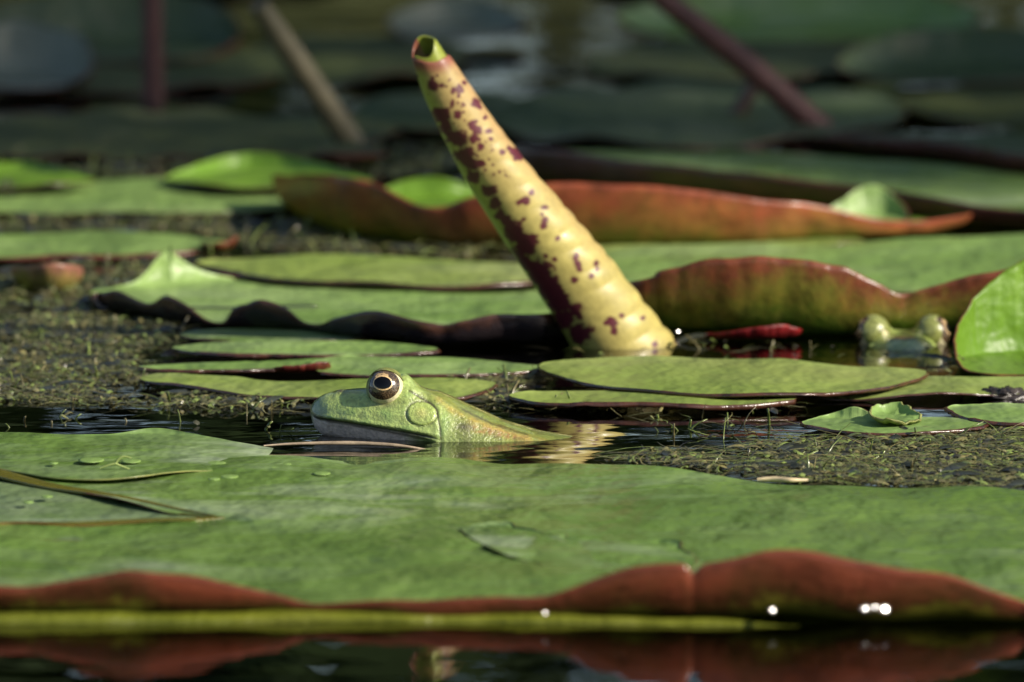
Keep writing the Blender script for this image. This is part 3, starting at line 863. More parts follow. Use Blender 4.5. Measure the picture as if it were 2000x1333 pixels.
    nsp = np.array([mnoise.noise(Vector((p[0] * 130, p[1] * 130, p[2] * 90))) for p in V])
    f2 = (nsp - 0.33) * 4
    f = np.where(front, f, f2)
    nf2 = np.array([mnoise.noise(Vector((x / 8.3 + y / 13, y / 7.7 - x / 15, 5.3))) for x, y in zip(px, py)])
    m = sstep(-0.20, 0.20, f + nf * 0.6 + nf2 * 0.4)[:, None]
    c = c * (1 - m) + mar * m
    fib = np.sin(thf * 46 + 2.0 * nz) * 0.5 + np.sin(thf * 113 + nz * 3) * 0.5
    c = c * (1 + 0.022 * fib + 0.13 * nf + 0.12 * nz)[:, None]
    inner = (turn.reshape(-1) > 1.02)[:, None]
    c = np.where(inner, np.array([0.24, 0.28, 0.035]) * (1 + 0.2 * nz[:, None]), c)
    mat = col_mat('rolled_leaf_skin', rough=0.44, spec=0.45, coat=0.06, nscale=500, bump=0.25, bdist=0.0004, trans=0.07, var=0.14)
    F = grid_faces(nt, nth)
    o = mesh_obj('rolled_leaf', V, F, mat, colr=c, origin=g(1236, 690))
    m_ = o.modifiers.new('thickness', 'SOLIDIFY')
    m_.thickness = 0.0005
    m_.offset = 0
    tag(o, 'tightly rolled yellow leaf spotted maroon, left shade painted on, slanting out of the water', 'rolled leaf')


rolled_leaf()

# ------------------------------------------------------------------ frogs
skin = col_mat('frog_skin', rough=0.31, spec=0.6, coat=1.0, nscale=1100, bump=0.75, bdist=0.00045, var=0.30, sss=0.10)
eye_dark = NT('frog_iris')
_tc = eye_dark.new('ShaderNodeTexCoord')
_n = eye_dark.noise(_tc.outputs['Object'], 2600, 3, 0.7)
eye_dark.link(eye_dark.ramp(_n, [(0.42, (0.018, 0.011, 0.006)), (0.66, (0.16, 0.105, 0.05))]), eye_dark.b.inputs['Base Color'])
eye_dark.b.inputs['Roughness'].default_value = 0.20
eye_dark.b.inputs['Coat Weight'].default_value = 1.0
eye_dark.b.inputs['Coat Roughness'].default_value = 0.17
eye_dark = eye_dark.m
pupil_m = plain('frog_pupil', (0.003, 0.003, 0.004), 0.12, spec=0.25)
gold_m = plain('frog_gold', (0.62, 0.42, 0.20), 0.2, coat=0.8, nscale=2500, var=0.25)
lid_m = plain('frog_upper_lid', (0.20, 0.22, 0.06), 0.3, coat=0.4, nscale=900, var=0.5)
cream_m = plain('frog_eyelid', (0.62, 0.56, 0.34), 0.25, coat=0.6, nscale=1200)


def polyd(px, py, pts):
    d = np.full(np.shape(px), 1e9)
    for (x0, y0), (x1, y1) in zip(pts[:-1], pts[1:]):
        vx, vy = x1 - x0, y1 - y0
        t = np.clip(((px - x0) * vx + (py - y0) * vy) / (vx * vx + vy * vy), 0, 1)
        d = np.minimum(d, np.hypot(px - x0 - t * vx, py - y0 - t * vy))
    return d


def build_frog(name, label, group):
    """head to the left along -X; units are layout pixels at the frog's depth, scaled by k"""
    Y0 = g(860, 850)[1]
    k = kpx(Y0)
    root = empty(name, g(860, 850))
    tag(root, label, 'frog', group)
    nx, na = 430, 260
    u = np.linspace(0, 1, nx)
    X = 606 + (u ** 1.25) * (1340 - 606)
    I = lambda xs, vs: np.interp(X, xs, vs)

    def smooth(v, n=6):
        for _ in range(n):
            v = np.concatenate([v[:1], (v[:-2] + 2 * v[1:-1] + v[2:]) / 4, v[-1:]])
        return v
    Tp = smooth(I([606, 608, 613, 622, 635, 660, 700, 740, 790, 820, 857, 910, 980, 1050, 1155, 1250, 1340], [60, 66, 74, 82, 89, 97, 102, 104, 105, 104, 96, 72, 40, 19, 0, -22, -70]))
    Lz = smooth(I([606, 612, 620, 650, 700, 750, 800, 845, 900, 1000, 1340], [54, 46, 42, 38, 31, 23, 15, 6, -12, -45, -80]))
    Bt = smooth(I([606, 609, 616, 630, 660, 700, 800, 900, 1000, 1100, 1250, 1340], [50, 34, 20, 8, -4, -18, -50, -90, -120, -125, -110, -85]))
    Wd = smooth(I([606, 608, 614, 625, 640, 680, 720, 760, 800, 850, 900, 960, 1050, 1150, 1250, 1340], [3, 11, 22, 35, 47, 69, 84, 95, 104, 112, 113, 118, 124, 118, 90, 12]))
    phi = np.linspace(0, 2 * np.pi, na, endpoint=False)
    c_, s_ = np.cos(phi), np.sin(phi)
    Xg = np.repeat(X[:, None], na, 1)
    ne = np.interp(X, [606, 640, 740, 860, 1000], [2.0, 2.2, 2.55, 2.3, 2.1])[:, None]
    yy = Wd[:, None] * np.sign(c_) * np.abs(c_) ** (2 / ne)
    up = s_ >= 0
    zz = np.where(up, Lz[:, None] + (Tp - Lz)[:, None] * np.abs(s_) ** (2 / ne), Lz[:, None] - (Lz - Bt)[:, None] * np.abs(s_) ** (2 / 2.0))
    # lower jaw sits a little inside the lip
    jaw = (sstep(606, 614, Xg) * (1 - sstep(820, 860, Xg))) * np.where(up, 0, sstep(0.02, 0.14, -s_))
    yy = yy * (1 - 0.05 * jaw - 0.26 * jaw * np.clip(-s_, 0, 1) ** 0.8)
    ay = np.abs(yy)
    # eye mounds, hollow between the eyes, nostril swellings
    zz += np.where(up, 29 * np.exp(-((Xg - 789) / 25) ** 2 - ((ay - 52) / 24) ** 2), 0)
    zz += np.where(up, -7 * np.exp(-((Xg - 760) / 60) ** 2 - (ay / 22) ** 2), 0)
    zz += np.where(up, 3.0 * np.exp(-((Xg - 664) / 10) ** 2 - ((ay - 26) / 9) ** 2), 0)
    bulge = np.where(up, 5 * np.exp(-((Xg - 798) / 26) ** 2 - ((zz - 88) / 24) ** 2), 0)
    yy = yy + np.sign(yy) * bulge
    PX, PY = Xg, 850 - zz + 0.122 * np.abs(yy)          # side-view drawing of the head
    # drum, folds, lip as relief
    de = np.hypot((PX - 824) / 30, (PY - 810) / 25.5)
    side = sstep(25, 50, np.abs(yy)) * np.where(s_ > -0.25, 1, 0)
    rel = -2.0 * np.exp(-((de - 1.0) / 0.075) ** 2) + 1.6 * (1 - sstep(0.85, 1.0, de)) + 0.8 * np.exp(-(de / 0.35) ** 2)
    fold1 = [(800, 764), (822, 777), (842, 787), (853, 800), (857, 820), (860, 840), (862, 862)]
    ridge = [(808, 762), (840, 770), (868, 786), (892, 806), (927, 826), (997, 848), (1080, 872)]
    back2 = [(850, 762), (900, 783), (960, 812), (1040, 842)]
    d1, d2, d3 = polyd(PX, PY, fold1), polyd(PX, PY, ridge), polyd(PX, PY, back2)
    rel += -1.7 * np.exp(-(d1 / 3.6) ** 2) + 3.6 * np.exp(-(d2 / 8.0) ** 2) + 1.2 * np.exp(-(d3 / 5) ** 2)
    dl = np.abs(zz - (Lz[:, None] - 1.0))
    lipw = sstep(607, 616, Xg) * (1 - sstep(835, 870, Xg))
    rel2 = -3.0 * np.exp(-(dl / 2.2) ** 2) * lipw + 1.6 * np.exp(-((zz - Lz[:, None] - 6) / 4) ** 2) * lipw
    dn = np.hypot((PX - 665) / 7, (PY - 758) / 4)
    rel3 = -2.5 * np.exp(-dn ** 2)
    nrm = np.stack([np.zeros_like(yy), yy, (zz - Lz[:, None]) * 1.0], -1)
    nrm /= np.linalg.norm(nrm, axis=-1)[..., None] + 1e-6
    dsp = (rel + rel3) * side + rel2
    lump = np.vectorize(lambda a, b, c: mnoise.noise(Vector((a / 22, b / 22, c / 22))))(Xg, yy, zz)
    gran = np.vectorize(lambda a, b, c: mnoise.noise(Vector((a / 6, b / 6, c / 6))))(Xg, yy, zz)
    dsp = dsp + lump * 0.7 + gran * 0.16 * sstep(820, 900, Xg)
    Pm = np.stack([Xg - 860, yy, zz], -1) + nrm * dsp[..., None]
    # ---- skin colours
    G1 = np.array([0.335, 0.43, 0.12]); G2 = np.array([0.19, 0.30, 0.075]); OL = np.array([0.20, 0.24, 0.05]); GO = np.array([0.42, 0.30, 0.06])
    BR = np.array([0.030, 0.022, 0.010]); WH = np.array([0.78, 0.66, 0.58]); GY = np.array([0.14, 0.17, 0.09]); YG = np.array([0.30, 0.38, 0.08])
    C = np.tile(G1, Xg.shape + (1,))

    def mixc(w, col):
        nonlocal C
        w = np.clip(w, 0, 1)[..., None]
        C = C * (1 - w) + np.asarray(col) * w
    mixc(0.7 * sstep(0.0, 0.5, lump), G2)
    mixc(np.clip(0.25 + gran, 0, 1) * 0.28, YG)
    mixc(sstep(0.15, 0.5, -lump) * 0.4, OL * 0.8)
    mixc(sstep(655, 612, Xg) * 0.65, GY)                               # greyer snout
    mixc(0.5 * sstep(90, 102, zz) * sstep(760, 650, Xg), GY)
    mixc(sstep(790, 850, Xg) * sstep(50, 85, zz) * 0.9, OL)
    mixc(sstep(862, 900, Xg), OL)
    mixc(0.6 * np.exp(-((PX - 690) / 22) ** 2 - ((PY - 762) / 6) ** 2), (0.40, 0.36, 0.05))
    mixc(np.exp(-(d2 / 9) ** 2) * sstep(830, 880, Xg) * (0.6 + lump), GO)
    mixc(np.exp(-(polyd(PX, PY, [(925, 840), (960, 846), (1010, 856)]) / 7) ** 2) * (0.55 + 0.9 * gran), (0.32, 0.17, 0.05))
    mixc(0.6 * np.exp(-(polyd(PX, PY, [(905, 800), (960, 828), (1030, 850)]) / 3.0) ** 2), BR * 2)
    mixc(0.85 * np.exp(-((PX - 906) / 14) ** 2 - ((PY - 836) / 9) ** 2), BR * 1.6)
    mixc(sstep(0.05, 0.35, lump) * sstep(880, 930, Xg) * 0.35, BR * 3)
    mixc(sstep(1.0, 0.75, de) * 0.55 * side, YG)
    mixc(np.exp(-(de / 0.42) ** 2) * 0.7 * side, (0.42, 0.40, 0.12))
    mixc(np.exp(-((de - 1.02) / 0.05) ** 2) * 0.65 * side, BR * 2.2)
    mixc(np.exp(-(d1 / 2.0) ** 2) * 0.9 * side, BR * 1.5)
    mixc(np.exp(-((PX - 752) / 26) ** 2 - ((PY - 790) / 8) ** 2) * 0.75, (0.16, 0.14, 0.06))   # brown lower lid
    below = np.where(up, 0, 1) * lipw
    mixc(below * sstep(1, 5, Lz[:, None] - zz) * (1 - sstep(770, 840, Xg)), WH)
    mixc(below * sstep(0.1, 0.5, lump) * 0.5, WH * 0.6)
    mixc(np.where(up, 0, 1) * sstep(830, 870, Xg) * sstep(-10, -35, zz), WH * 0.7)
    mixc(np.exp(-(dl / 3.8) ** 2) * lipw * 0.97, BR * 0.8)
    mixc(np.exp(-(np.abs(zz - Lz[:, None] - 4) / 5) ** 2) * lipw * 0.45 * sstep(640, 612, Xg), BR * 2)
    mixc(np.exp(-dn ** 2) * 0.95, BR * 0.7)
    mixc(np.exp(-(dn / 2.2) ** 2) * 0.45, BR * 3)
    V = (Pm * k).reshape(-1, 3)
    F = grid_faces(nx, na, wrap_v=True)
    F = F[:, ::-1]
    # the drum skins are parts of their own, cut from the same surface
    fc_de = de.reshape(-1)[F].mean(1)
    fc_y = yy.reshape(-1)[F].mean(1)
    fc_s = np.where(np.repeat(s_[None], nx, 0) > -0.25, 1, 0).reshape(-1)[F].mean(1)
    near = (fc_de < 0.97) & (fc_y < -25) & (fc_s > 0.9)
    farm = (fc_de < 0.97) & (fc_y > 25) & (fc_s > 0.9)
    cc_ = C.reshape(-1, 3)

    def sub(nm, mask):
        ff = F[mask]
        ids = np.unique(ff)
        mp = np.full(len(V), -1); mp[ids] = np.arange(len(ids))
        return mesh_obj(nm, V[ids], mp[ff], skin, colr=cc_[ids], parent=root)
    body = sub('body', ~(near | farm))
    sub('eardrum', near); sub('eardrum', farm)
    # ---- eyes
    for sgn in (-1, 1):
        ec = np.array([753 - 860, sgn * 63.0, 101.0])
        er = 36.5
        gaze = np.array([-0.14, sgn * 0.965, 0.22 + 0.10]); gaze /= np.linalg.norm(gaze)
        upv = np.array([0, 0, 1.0]) - gaze[2] * gaze; upv /= np.linalg.norm(upv)
        rt = np.cross(upv, gaze)

        def cap(nm, r, a_u, a_v, mat, par, c=ec, ring=None, tilt=0.0, n=64, m=24):
            """patch of the eyeball: angular half sizes a_u along, a_v across"""
            th = np.linspace(0, 2 * np.pi, n, endpoint=False)
            rr_ = np.linspace(0 if ring is None else ring, 1, m)
            Rr, Tt = np.meshgrid(rr_, th, indexing='ij')
            A = Rr * a_u * np.cos(Tt); B = Rr * a_v * np.sin(Tt)
            A, B = A * math.cos(tilt) - B * math.sin(tilt), A * math.sin(tilt) + B * math.cos(tilt)
            an = np.hypot(A, B) + 1e-9
            dirv = np.cos(an)[..., None] * gaze + (np.sin(an) / an)[..., None] * (A[..., None] * rt + B[..., None] * upv)
            Vv = (c + dirv * r).reshape(-1, 3) * k
            return mesh_obj(nm, Vv, grid_faces(m, n, wrap_v=True), mat, parent=par, origin=None)
        eye = cap('eye', er, math.pi * 0.98, math.pi * 0.98, cream_m, root, m=60)
        cap('iris', er + 0.12, 1.03, 0.98, eye_dark, eye, n=96, m=40)
        tl_ = 0.12 * sgn
        cap('pupil_ring', er + 0.25, 0.57, 0.425, gold_m, eye, tilt=tl_)
        cap('pupil', er + 0.55, 0.49, 0.345, pupil_m, eye, tilt=tl_)
        # pale lid round the back and underside of the eye
        th = np.linspace(math.radians(-150), math.radians(62), 60)
        nn = 14
        Vv = []
        cdir = np.array([-0.05, sgn * 0.97, 0.16]); cdir /= np.linalg.norm(cdir)
        u2 = np.array([0, 0, 1.0]) - cdir[2] * cdir; u2 /= np.linalg.norm(u2)
        r2 = np.array([1.0, 0, 0]) - cdir[0] * cdir; r2 /= np.linalg.norm(r2)
        for i, a in enumerate(th):
            w = math.sin(i / 59 * math.pi) ** 0.5
            d = math.cos(a) * r2 + math.sin(a) * u2
            pc = ec + d * (er * 1.0) - cdir * (er * 0.06)
            for b in np.linspace(0, 2 * np.pi, nn, endpoint=False):
                Vv.append(pc + (d * math.cos(b) * 2.6 + cdir * math.sin(b) * 2.2) * w)
        mesh_obj('eyelid', np.array(Vv) * k, grid_faces(60, nn, wrap_v=True), lid_m, parent=eye)
        gz, uv_, rt_ = gaze, upv, rt
        gaze = np.array([0.16, -sgn * 0.56, 0.80]); gaze /= np.linalg.norm(gaze)
        upv = np.array([1.0, 0, 0]) - gaze[0] * gaze; upv /= np.linalg.norm(upv)
        rt = np.cross(upv, gaze)
        cap('upper_lid', er + 1.6, 1.00, 1.15, lid_m, eye)
        gaze = np.array([-0.92, -sgn * 0.04, 0.10]); gaze /= np.linalg.norm(gaze)
        upv = np.array([0, 0, 1.0]) - gaze[2] * gaze; upv /= np.linalg.norm(upv)
        rt = np.cross(upv, gaze)
        cap('front_lid', er + 0.9, 0.60, 0.85, lid_m, eye)
        gaze, upv, rt = gz, uv_, rt_
        # cream flecks over the pupil
        th = np.linspace(math.radians(48), math.radians(128), 40)
        Vv = []
        for i, a in enumerate(th):
            wd = 0.10 * math.sin(i / 39 * math.pi) ** 0.6 * (1 + 0.5 * math.sin(i * 1.9)) + 0.01
            for b in (0.42 - 0.0, 0.42 + wd * 1.2, 0.42 + wd * 2.2):
                A, B = b * 1.25 * math.cos(a) + 0.10 * sgn, b * math.sin(a)
                an = math.hypot(A, B)
                Vv.append(ec + (math.cos(an) * gaze + math.sin(an) / an * (A * rt + B * upv)) * (er + 0.18))
        mesh_obj('iris_fleck', np.array(Vv) * k, grid_faces(40, 3), gold_m, parent=eye)
    return root


def copy_tree(o, parent=None):
    c = o.copy()
    COL.objects.link(c)
    c.parent = parent
    for ch in list(o.children):
        copy_tree(ch, c)
    return c


frog = build_frog('frog', 'green frog in profile facing left, head above water in front of thin pads', 'frogs in the pond')
frog2 = copy_tree(frog)
frog.rotation_euler = (-0.10, 0, 0)
frog.location.z -= 0.0011
p2 = g(1766, 671)
frog2.location = p2 + np.array([0, 0.0135, -0.0108])
frog2.rotation_euler = (0, 0.02, math.radians(88))
tag(frog2, 'half sunken frog facing the camera beneath the raised red and green rim', 'frog', 'frogs in the pond')

# ------------------------------------------------------------------ floating weed


def in_poly(x, y, P):
    c = np.zeros(len(x), bool)
    n = len(P)
    for i in range(n):
        x0, y0 = P[i]; x1, y1 = P[(i + 1) % n]
        cond = ((y0 > y) != (y1 > y)) & (x < (x1 - x0) * (y - y0) / (y1 - y0 + 1e-12) + x0)
        c ^= cond
    return c


def wobble(P, n=90, amp=0.004, seed=0):
    L = catmull([[*q[:2]] for q in P], n)
    a = np.array([fbm1(t, seed) for t in np.linspace(0, 2 * np.pi, n, endpoint=False)])
    b = np.array([fbm1(t, seed + 3) for t in np.linspace(0, 2 * np.pi, n, endpoint=False)])
    return L + np.stack([a, b * 2.0], 1) * amp * 0.5


weed_m = col_mat('weed', rough=0.32, spec=0.55, coat=0.2, nscale=700, bump=0.2, trans=0.12, var=0.3)
mat_s = NT('algae_mat')
_tc = mat_s.new('ShaderNodeTexCoord')
_n = mat_s.noise(_tc.outputs['Object'], 130, 6, 0.7)
_n2 = mat_s.noise(_tc.outputs['Object'], 40, 4, 0.6)
_c = mat_s.ramp(_n, [(0.30, (0.018, 0.019, 0.008)), (0.52, (0.042, 0.046, 0.016)), (0.72, (0.078, 0.082, 0.026))])
_c = mat_s.mix(mat_s.ramp(_n2, [(0.45, (0, 0, 0)), (0.65, (0.7, 0.7, 0.7))]), _c, mat_s.ramp(_n, [(0.3, (0.028, 0.024, 0.015)), (0.7, (0.115, 0.094, 0.055))]))
mat_s.link(_c, mat_s.b.inputs['Base Color'])
mat_s.b.inputs['Roughness'].default_value = 0.22
mat_s.link(mat_s.bump(_n, 0.8, 0.0015), mat_s.b.inputs['Normal'])
mat_m = mat_s.m


def algae(name, poly, label, zoff=-0.0003, amp=0.0013, step=0.0014, seed=0):
    P = wobble(np.array([g(*p)[:2] for p in poly]), seed=seed)
    x0, y0 = P.min(0); x1, y1 = P.max(0)
    nx, ny = int((x1 - x0) / step) + 2, int((y1 - y0) / (step * 1.6)) + 2
    X, Y = np.meshgrid(np.linspace(x0, x1, nx), np.linspace(y0, y1, ny), indexing='ij')
    xf, yf = X.ravel(), Y.ravel()
    # depth inside the outline makes the edge sink
    d = polyd(xf, yf, [tuple(p) for p in P] + [tuple(P[0])])
    ins = in_poly(xf, yf, P)
    z = np.array([mnoise.noise(Vector((a * 120 + seed, b * 70, 0))) * 0.6 + mnoise.noise(Vector((a * 330, b * 260, 4))) * 0.5 for a, b in zip(xf, yf)])
    z = zoff + z * amp - 0.004 * (1 - sstep(0, 0.02, np.where(ins, d, 0)))
    F = grid_faces(nx, ny)
    keep = ins[F].any(1)
    F = F[keep]
    ids = np.unique(F)
    mp = np.full(len(xf), -1); mp[ids] = np.arange(len(ids))
    V = np.stack([xf, yf, z], 1)[ids]
    return tag(mesh_obj(name, V, mp[F], mat_m), label, None, None, 'stuff')


PAL = np.array([[0.095, 0.095, 0.040], [0.13, 0.135, 0.05], [0.06, 0.060, 0.03], [0.10, 0.125, 0.04], [0.16, 0.15, 0.065], [0.04, 0.038, 0.025], [0.17, 0.22, 0.055], [0.18, 0.16, 0.06]])


def weed(name, poly, n, label, seed, up=0.10, lmin=0.002, lmax=0.010, spr=0.0055, dens_pow=1.0):
    r = np.random.default_rng(seed)
    P = wobble(np.array([g(*p)[:2] for p in poly]), seed=seed)
    x0, y0 = P.min(0); x1, y1 = P.max(0)
    xs, ys = [], []
    while len(xs) < n:
        a, b = r.uniform(x0, x1, 4000), r.uniform(y0, y1, 4000)
        k_ = in_poly(a, b, P)
        cl = np.array([mnoise.noise(Vector((p * 45 + seed, q_ * 25, 1.0))) for p, q_ in zip(a, b)])
        k_ &= cl * dens_pow > r.uniform(-0.55, 0.35, 4000)
        xs += a[k_].tolist(); ys += b[k_].tolist()
    V, F, C = [], [], []
    for x, y in zip(xs[:n], ys[:n]):
        col = PAL[r.integers(len(PAL))] * r.uniform(0.7, 1.35)
        b0 = len(V)
        kind = r.random()
        if kind < up:                      # short upright shoot, often forked
            hgt = spr * r.uniform(0.25, 1.0) ** 1.4
            wd = r.uniform(0.00018, 0.0006)
            lean = r.normal(0, 0.75, 2) * hgt
            col = np.array([0.22, 0.28, 0.06]) * r.uniform(0.5, 1.3) if r.random() < 0.6 else np.array([0.22, 0.19, 0.08]) * r.uniform(0.6, 1.2)
            for j in range(4):
                t = j / 3
                cx, cy, cz = x + lean[0] * t * t, y + lean[1] * t * t, -0.001 + (hgt + 0.001) * t
                w_ = wd * (1.0 - 0.35 * t) * (1.5 if j == 3 and r.random() < .4 else 1)
                V += [(cx - w_, cy, cz), (cx + w_ * .5, cy - w_, cz), (cx + w_ * .5, cy + w_, cz)]
                C += [col] * 3
            for j in range(3):
                for q_ in range(3):
                    a = b0 + j * 3 + q_; b = b0 + j * 3 + (q_ + 1) % 3
                    F.append((a, b, b + 3, a + 3))
            F.append((b0 + 9, b0 + 10, b0 + 11))
        else:
            thin = kind < 0.72
            L = r.uniform(lmin, lmax) * (1.5 if thin else 0.45)
            w_ = r.uniform(0.00010, 0.00028) if thin else r.uniform(0.0004, 0.0011)
            if r.random() < 0.02:
                L = r.uniform(0.007, 0.015); w_ = r.uniform(0.0010, 0.0022); col = np.array([0.035, 0.04, 0.03]) * r.uniform(0.6, 1.6)
            h = r.uniform(0, 2 * np.pi); cv = r.normal(0, 1.9 if thin else 0.8)
            zc = r.uniform(-0.0002, 0.0012); pit = r.normal(0, 0.07)
            px_, py_ = x, y
            sg = 4
            for j in range(sg + 1):
                t = j / sg
                ww = w_ * math.sin(math.pi * (0.12 + 0.8 * t))
                nx_, ny_ = -math.sin(h), math.cos(h)
                z = zc + pit * L * (t - .5) + 0.0006 * math.sin(3 * t + cv)
                V += [(px_ - nx_ * ww, py_ - ny_ * ww, z), (px_, py_, z + ww * 0.5), (px_ + nx_ * ww, py_ + ny_ * ww, z)]
                C += [col] * 3
                px_ += math.cos(h) * L / sg; py_ += math.sin(h) * L / sg
                h += cv / sg
            for j in range(sg):
                for q_ in range(2):
                    a = b0 + j * 3 + q_
                    F.append((a, a + 1, a + 4, a + 3))
    return tag(mesh_obj(name, V, F, weed_m, colr=np.array(C)), label, None, None, 'stuff')


left_band = [(-120, 605), (150, 600), (280, 618), (360, 640), (340, 665), (400, 690), (280, 705), (290, 735), (420, 768), (560, 780), (600, 786), (540, 796), (380, 794), (200, 790), (0, 788), (-140, 786)]
left_weed = [(-120, 610), (150, 604), (300, 625), (360, 650), (300, 700), (300, 740), (420, 772), (590, 788), (540, 798), (420, 796), (200, 792), (0, 790), (-130, 788)]
right_band = [(1180, 894), (1280, 886), (1420, 880), (1560, 866), (1700, 854), (1900, 842), (2150, 836), (2200, 960), (2000, 958), (1750, 946), (1500, 934), (1300, 912), (1180, 904)]
mid_band = [(860, 745), (950, 738), (1060, 735), (1000, 756), (985, 776), (1150, 793), (1400, 796), (1540, 794), (1550, 802), (1400, 805), (1150, 800), (1000, 788), (900, 770)]
far_band = [(-150, 425), (100, 420), (400, 418), (620, 435), (700, 462), (980, 476), (1020, 500), (800, 505), (560, 500), (460, 480), (300, 452), (0, 452), (-150, 455)]
far2_band = [(-150, 305), (150, 300), (450, 305), (750, 285), (960, 290), (900, 335), (640, 340), (500, 318), (300, 348), (0, 330)]
low_band = [(0, 545), (120, 520), (330, 505), (440, 505), (380, 540), (200, 560), (190, 596), (-100, 600), (-100, 550)]
rband2 = [(1280, 660), (1450, 664), (1650, 676), (1850, 688), (2050, 725), (1850, 734), (1650, 700), (1450, 694), (1300, 690), (1100, 694), (1080, 680)]
algae('algae_mat', left_band, 'brown algae mat floating left of the near frog', seed=1, zoff=-0.0007, amp=0.0016)
algae('algae_mat', right_band, 'dark algae mat between the near frog and the right edge', seed=2, zoff=-0.0010, amp=0.0016)
algae('algae_mat', mid_band, 'dark algae film behind the back of the near frog', seed=3, zoff=-0.0006)
algae('algae_mat', far_band, 'olive algae mat in front of the curled red leaf', seed=4, step=0.002, amp=0.0022)
algae('algae_mat', far2_band, 'grey brown algae mat far behind', seed=5, step=0.003, amp=0.003)
algae('algae_mat', low_band, 'olive algae mat round the small curled pinkish leaf', seed=6, step=0.002, amp=0.0018)
weed('water_weed', left_weed, 4800, 'olive weed bits and sprouts floating left of the near frog', 21, up=0.018, spr=0.0046)
weed('water_weed', right_band, 6000, 'tangled green and brown weed floating along the front pad', 22, up=0.012, spr=0.0056, lmax=0.013)
weed('water_weed', mid_band, 1300, 'weed bits floating behind the back of the near frog', 23, up=0.015)
weed('water_weed', far_band, 1500, 'tan weed sprouts in front of the curled red leaf', 24, up=0.03, spr=0.006)
weed('water_weed', far2_band, 900, 'grey weed tangle far behind', 25, up=0.03, spr=0.006)
weed('water_weed', low_band, 900, 'weed bits round the small curled pinkish leaf', 26, up=0.03)
weed('water_weed', rband2, 90, 'sparse weed bits at the foot of the rolled leaf', 27, up=0.06)
weed('water_weed', [(-80, 806), (300, 812), (620, 820), (600, 845), (300, 832), (0, 842)], 24, 'few weed sprouts on the black water by the snout', 28, up=0.5, spr=0.0038)
weed('water_weed', [(1240, 815), (1400, 815), (1600, 830), (1600, 850), (1300, 862)], 55, 'weed sprouts on dark water right of the near frog', 29, up=0.14)

# ------------------------------------------------------------------ small floating things
straw_m = plain('straw', (0.27, 0.21, 0.14), 0.4, nscale=300, var=0.35)
tag(tube('dry_stem', [g(515, 871, 0.0012), g(580, 867, 0.0014), (g(680, 866, 0.0014)), g(770, 870, 0.0010), g(840, 880, -0.0004)], [0.0002, 0.0004, 0.0006, 0.0005, 0.0002], straw_m, n=8, origin=g(680, 866)),
    'pinkish dry stem floating just below the chin of the near frog', 'stem')
tag(tube('twig', [g(1480, 937, 0.0034), g(1510, 936, 0.0036), g(1545, 938, 0.0036), g(1578, 938, 0.0034)], [0.0004, 0.0007, 0.0006, 0.0003], plain('pale_straw', (0.55, 0.44, 0.26), 0.5, nscale=300), n=8, origin=g(1530, 937)),
    'short pale twig lying on the back edge of the huge front pad', 'twig')

# yellow green blade afloat along the rim of the front pad
def blade():
    n = 120
    xs = np.linspace(-330, 1560, n)
    V = []
    for i, x in enumerate(xs):
        t = i / (n - 1)
        hpx = (24 * (math.sin(math.pi * min(1, 0.08 + t * 0.92)) ** 0.3) * (1 - 0.3 * t) + 2.5 * math.sin(t * 11 + 1) + 1.6 * math.sin(t * 29) + 0.8 * math.sin(t * 71)) * (1 - sstep(0.93, 1.0, t)) + 0.6
        y = 1217 + 4 * t + 3 * math.sin(t * 7 + 0.6)
        c = g(x, y)
        k = kpx(c[1])
        for a, b in ((0.30, -0.30), (0.0, 0.0), (0.30, 0.45), (0.75, 0.80), (1.4, 1.0), (1.5, 0.9), (0.9, 0.6)):
            V.append(c + np.array([0, a * hpx * k, b * hpx * k]))
    m = leaf_top('blade_yellow_green', (0.10, 0.12, 0.010), (0.20, 0.215, 0.018), pale=(0.28, 0.25, 0.06), pale_amt=0.4, vein=0, blem=0.9)
    o = mesh_obj('floating_blade', np.array(V), grid_faces(n, 7, wrap_v=True)[:, ::-1], m, origin=g(600, 1222))
    tag(o, 'long yellow green leaf blade afloat along the foot of the near red rim', 'leaf blade')


blade()

# water drops flattened and tilted to mirror the sun as glints
drop_s = NT('glint_drop')
drop_s.b.inputs['Base Color'].default_value = (1, 1, 1, 1)
drop_s.b.inputs['Roughness'].default_value = 0.06
drop_s.b.inputs['IOR'].default_value = 1.33
drop_s.b.inputs['Transmission Weight'].default_value = 1.0
drop_m = drop_s.m


def ball(name, P, rad, mat, n=24, m=14, parent=None):
    th = np.linspace(0, 2 * np.pi, n, endpoint=False)
    ph = np.linspace(0.02, np.pi - 0.02, m)
    Ph, Th = np.meshgrid(ph, th, indexing='ij')
    V = np.stack([np.sin(Ph) * np.cos(Th) * rad[0], np.sin(Ph) * np.sin(Th) * rad[1], np.cos(Ph) * rad[2]], -1).reshape(-1, 3)
    F = grid_faces(m, n, wrap_v=True)
    F = F.tolist() + [list(range(n))[::-1], [(m - 1) * n + i for i in range(n)]]
    return mesh_obj(name, V + P, [f for f in F], mat, parent=parent, origin=P)


def rim_Y(px, py0):
    return g(px, py0)[1]


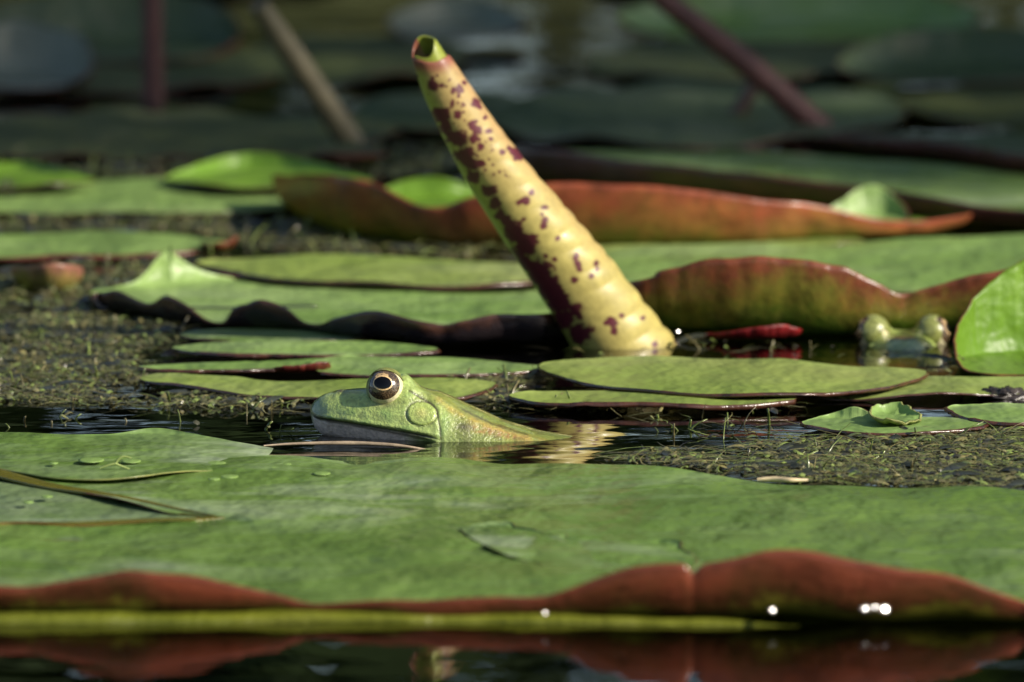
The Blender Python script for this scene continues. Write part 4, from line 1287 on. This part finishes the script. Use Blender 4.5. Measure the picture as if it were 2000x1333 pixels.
for px, py, Y, r, lab in [
    (1065, 1198, rim_Y(1065, 1226), 1.9, 'round sparkling drop under the middle of the near red rim'),
    (1509, 1192, rim_Y(1509, 1226), 2.3, 'single bright drop under the right part of the near red rim'),
    (1690, 1189, rim_Y(1692, 1226), 3.4, 'first of three bright drops close together under the near rim'),
    (1709, 1186, rim_Y(1712, 1226), 2.2, 'middle one of three bright drops close together under the near rim'),
    (1729, 1190, rim_Y(1730, 1226), 2.9, 'last of three bright drops close together under the near rim'),
    (527, 408, rim_Y(527, 418), 3.0, 'sparkling drop on dark water left of the curled red leaf'),
    (20, 500, rim_Y(20, 506), 2.4, 'sparkling drop at the left frame edge above the small curled leaf'),
    (1325, 648, rim_Y(1325, 662), 2.4, 'sparkling drop beside the foot of the rolled leaf'),
    (1950, 536, rim_Y(1950, 655), 1.8, 'tiny drop on the red rim near the right edge'),
    (1284, 463, rim_Y(1284, 478), 2.2, 'dull drop below the orange red curl'),
]:
    o = ball('glint_drop', at(px, py, Y), (r * 0.00042, r * 0.00030 * (1 + 0.3 * math.sin(px)), r * 0.000016 * (1 + 0.35 * math.sin(px * 1.7))), drop_m, 40, 40)
    hv = sun_dir + Vector(CAM - at(px, py, Y)).normalized()
    o.rotation_euler = hv.to_track_quat('Z', 'Y').to_euler()
    tag(o, lab, 'drop', 'drops tilted to glint')

# small curled leaf near the left edge
pad('curled_leaflet', (92, 549), [(42, 551, 22), (55, 557, 36), (80, 561, 46), (108, 562, 50), (132, 557, 40), (143, 551, 20), (125, 543), (90, 540), (55, 544)], 0.001, TOP_YELLOW, UND_PINK,
    'small pinkish yellow curled leaf near the left frame edge', None, seed=90, seg=90, rings=8, cat='leaf')

# dark rotten bits
rot = plain('rotten_leaf', (0.035, 0.028, 0.024), 0.35, nscale=200, var=0.5)


def lump(name, px, py, rx, rz, label, seed):
    c = g(px, py)
    k = kpx(c[1])
    o = ball(name, c, (rx * k, rx * k * 1.2, rz * k), rot, 40, 26)
    for v in o.data.vertices:
        d = mnoise.noise(v.co * (5 / (rx * k)) + Vector((seed, 0, 0))) * 0.5 + mnoise.noise(v.co * (11 / (rx * k))) * 0.3
        v.co *= 1 + d
    tag(o, label, 'leaf litter')


lump('rotten_leaf_clump', 1965, 774, 48, 15, 'black rotten leaf clump at the right edge beside the olive pad', 1)
lump('rotten_leaf_clump', 12, 392, 26, 32, 'dark rotten leaf at the left edge on the wide soft pad', 2)

# duckweed and a forked sprig on the near pads
dw = plain('duckweed', (0.20, 0.31, 0.08), 0.35, nscale=400)
for px, py, r, lab in [(105, 905, 9, 'small round duckweed leaf nearest the left frame edge on the half sunken pad'), (178, 899, 26, 'widest duckweed leaf left of the forked sprig'),
                       (256, 901, 20, 'duckweed leaf touching the tip of the forked sprig'), (422, 905, 20, 'duckweed leaf at the far edge of the pad behind the others'),
                       (532, 914, 15, 'duckweed leaf between the dry stem and the notch'), (448, 931, 18, 'larger one of two duckweed leaves side by side'),
                       (418, 936, 12, 'smaller one of two duckweed leaves side by side'), (628, 925, 18, 'duckweed leaf farthest right on the huge front pad'),
                       (55, 981, 11, 'duckweed dot in the notch nearest the left frame edge'), (92, 970, 12, 'duckweed dot in the notch above its neighbour'),
                       (560, 907, 10, 'tiny duckweed leaf just below the dry stem')]:
    zt = 0.0030 if (py < 910 and px < 300) else 0.0017
    c = g(px, py, zt)
    k = kpx(c[1])
    o = ball('duckweed_leaf', c, (r * k, r * k * 1.6, 0.00022), dw, 20, 8)
    tag(o, lab, 'duckweed', 'duckweed leaves on the near pads')
sp = empty('forked_sprig', g(226, 906, 0.004))
tag(sp, 'thin pale green forked sprig on the pad left of the near frog', 'sprig')
o0 = g(226, 906, 0.004)
sg_m = plain('sprig', (0.26, 0.32, 0.10), 0.4)
for pts in ([(226, 906), (232, 897), (243, 892), (258, 896)], [(226, 906), (212, 909), (196, 915)], [(226, 906), (240, 912), (254, 917)]):
    P = [at(x, y, o0[1]) - o0 for x, y in pts]
    tube('shoot', P, [0.0003, 0.00025, 0.00015], sg_m, n=8, seg=16, parent=sp)
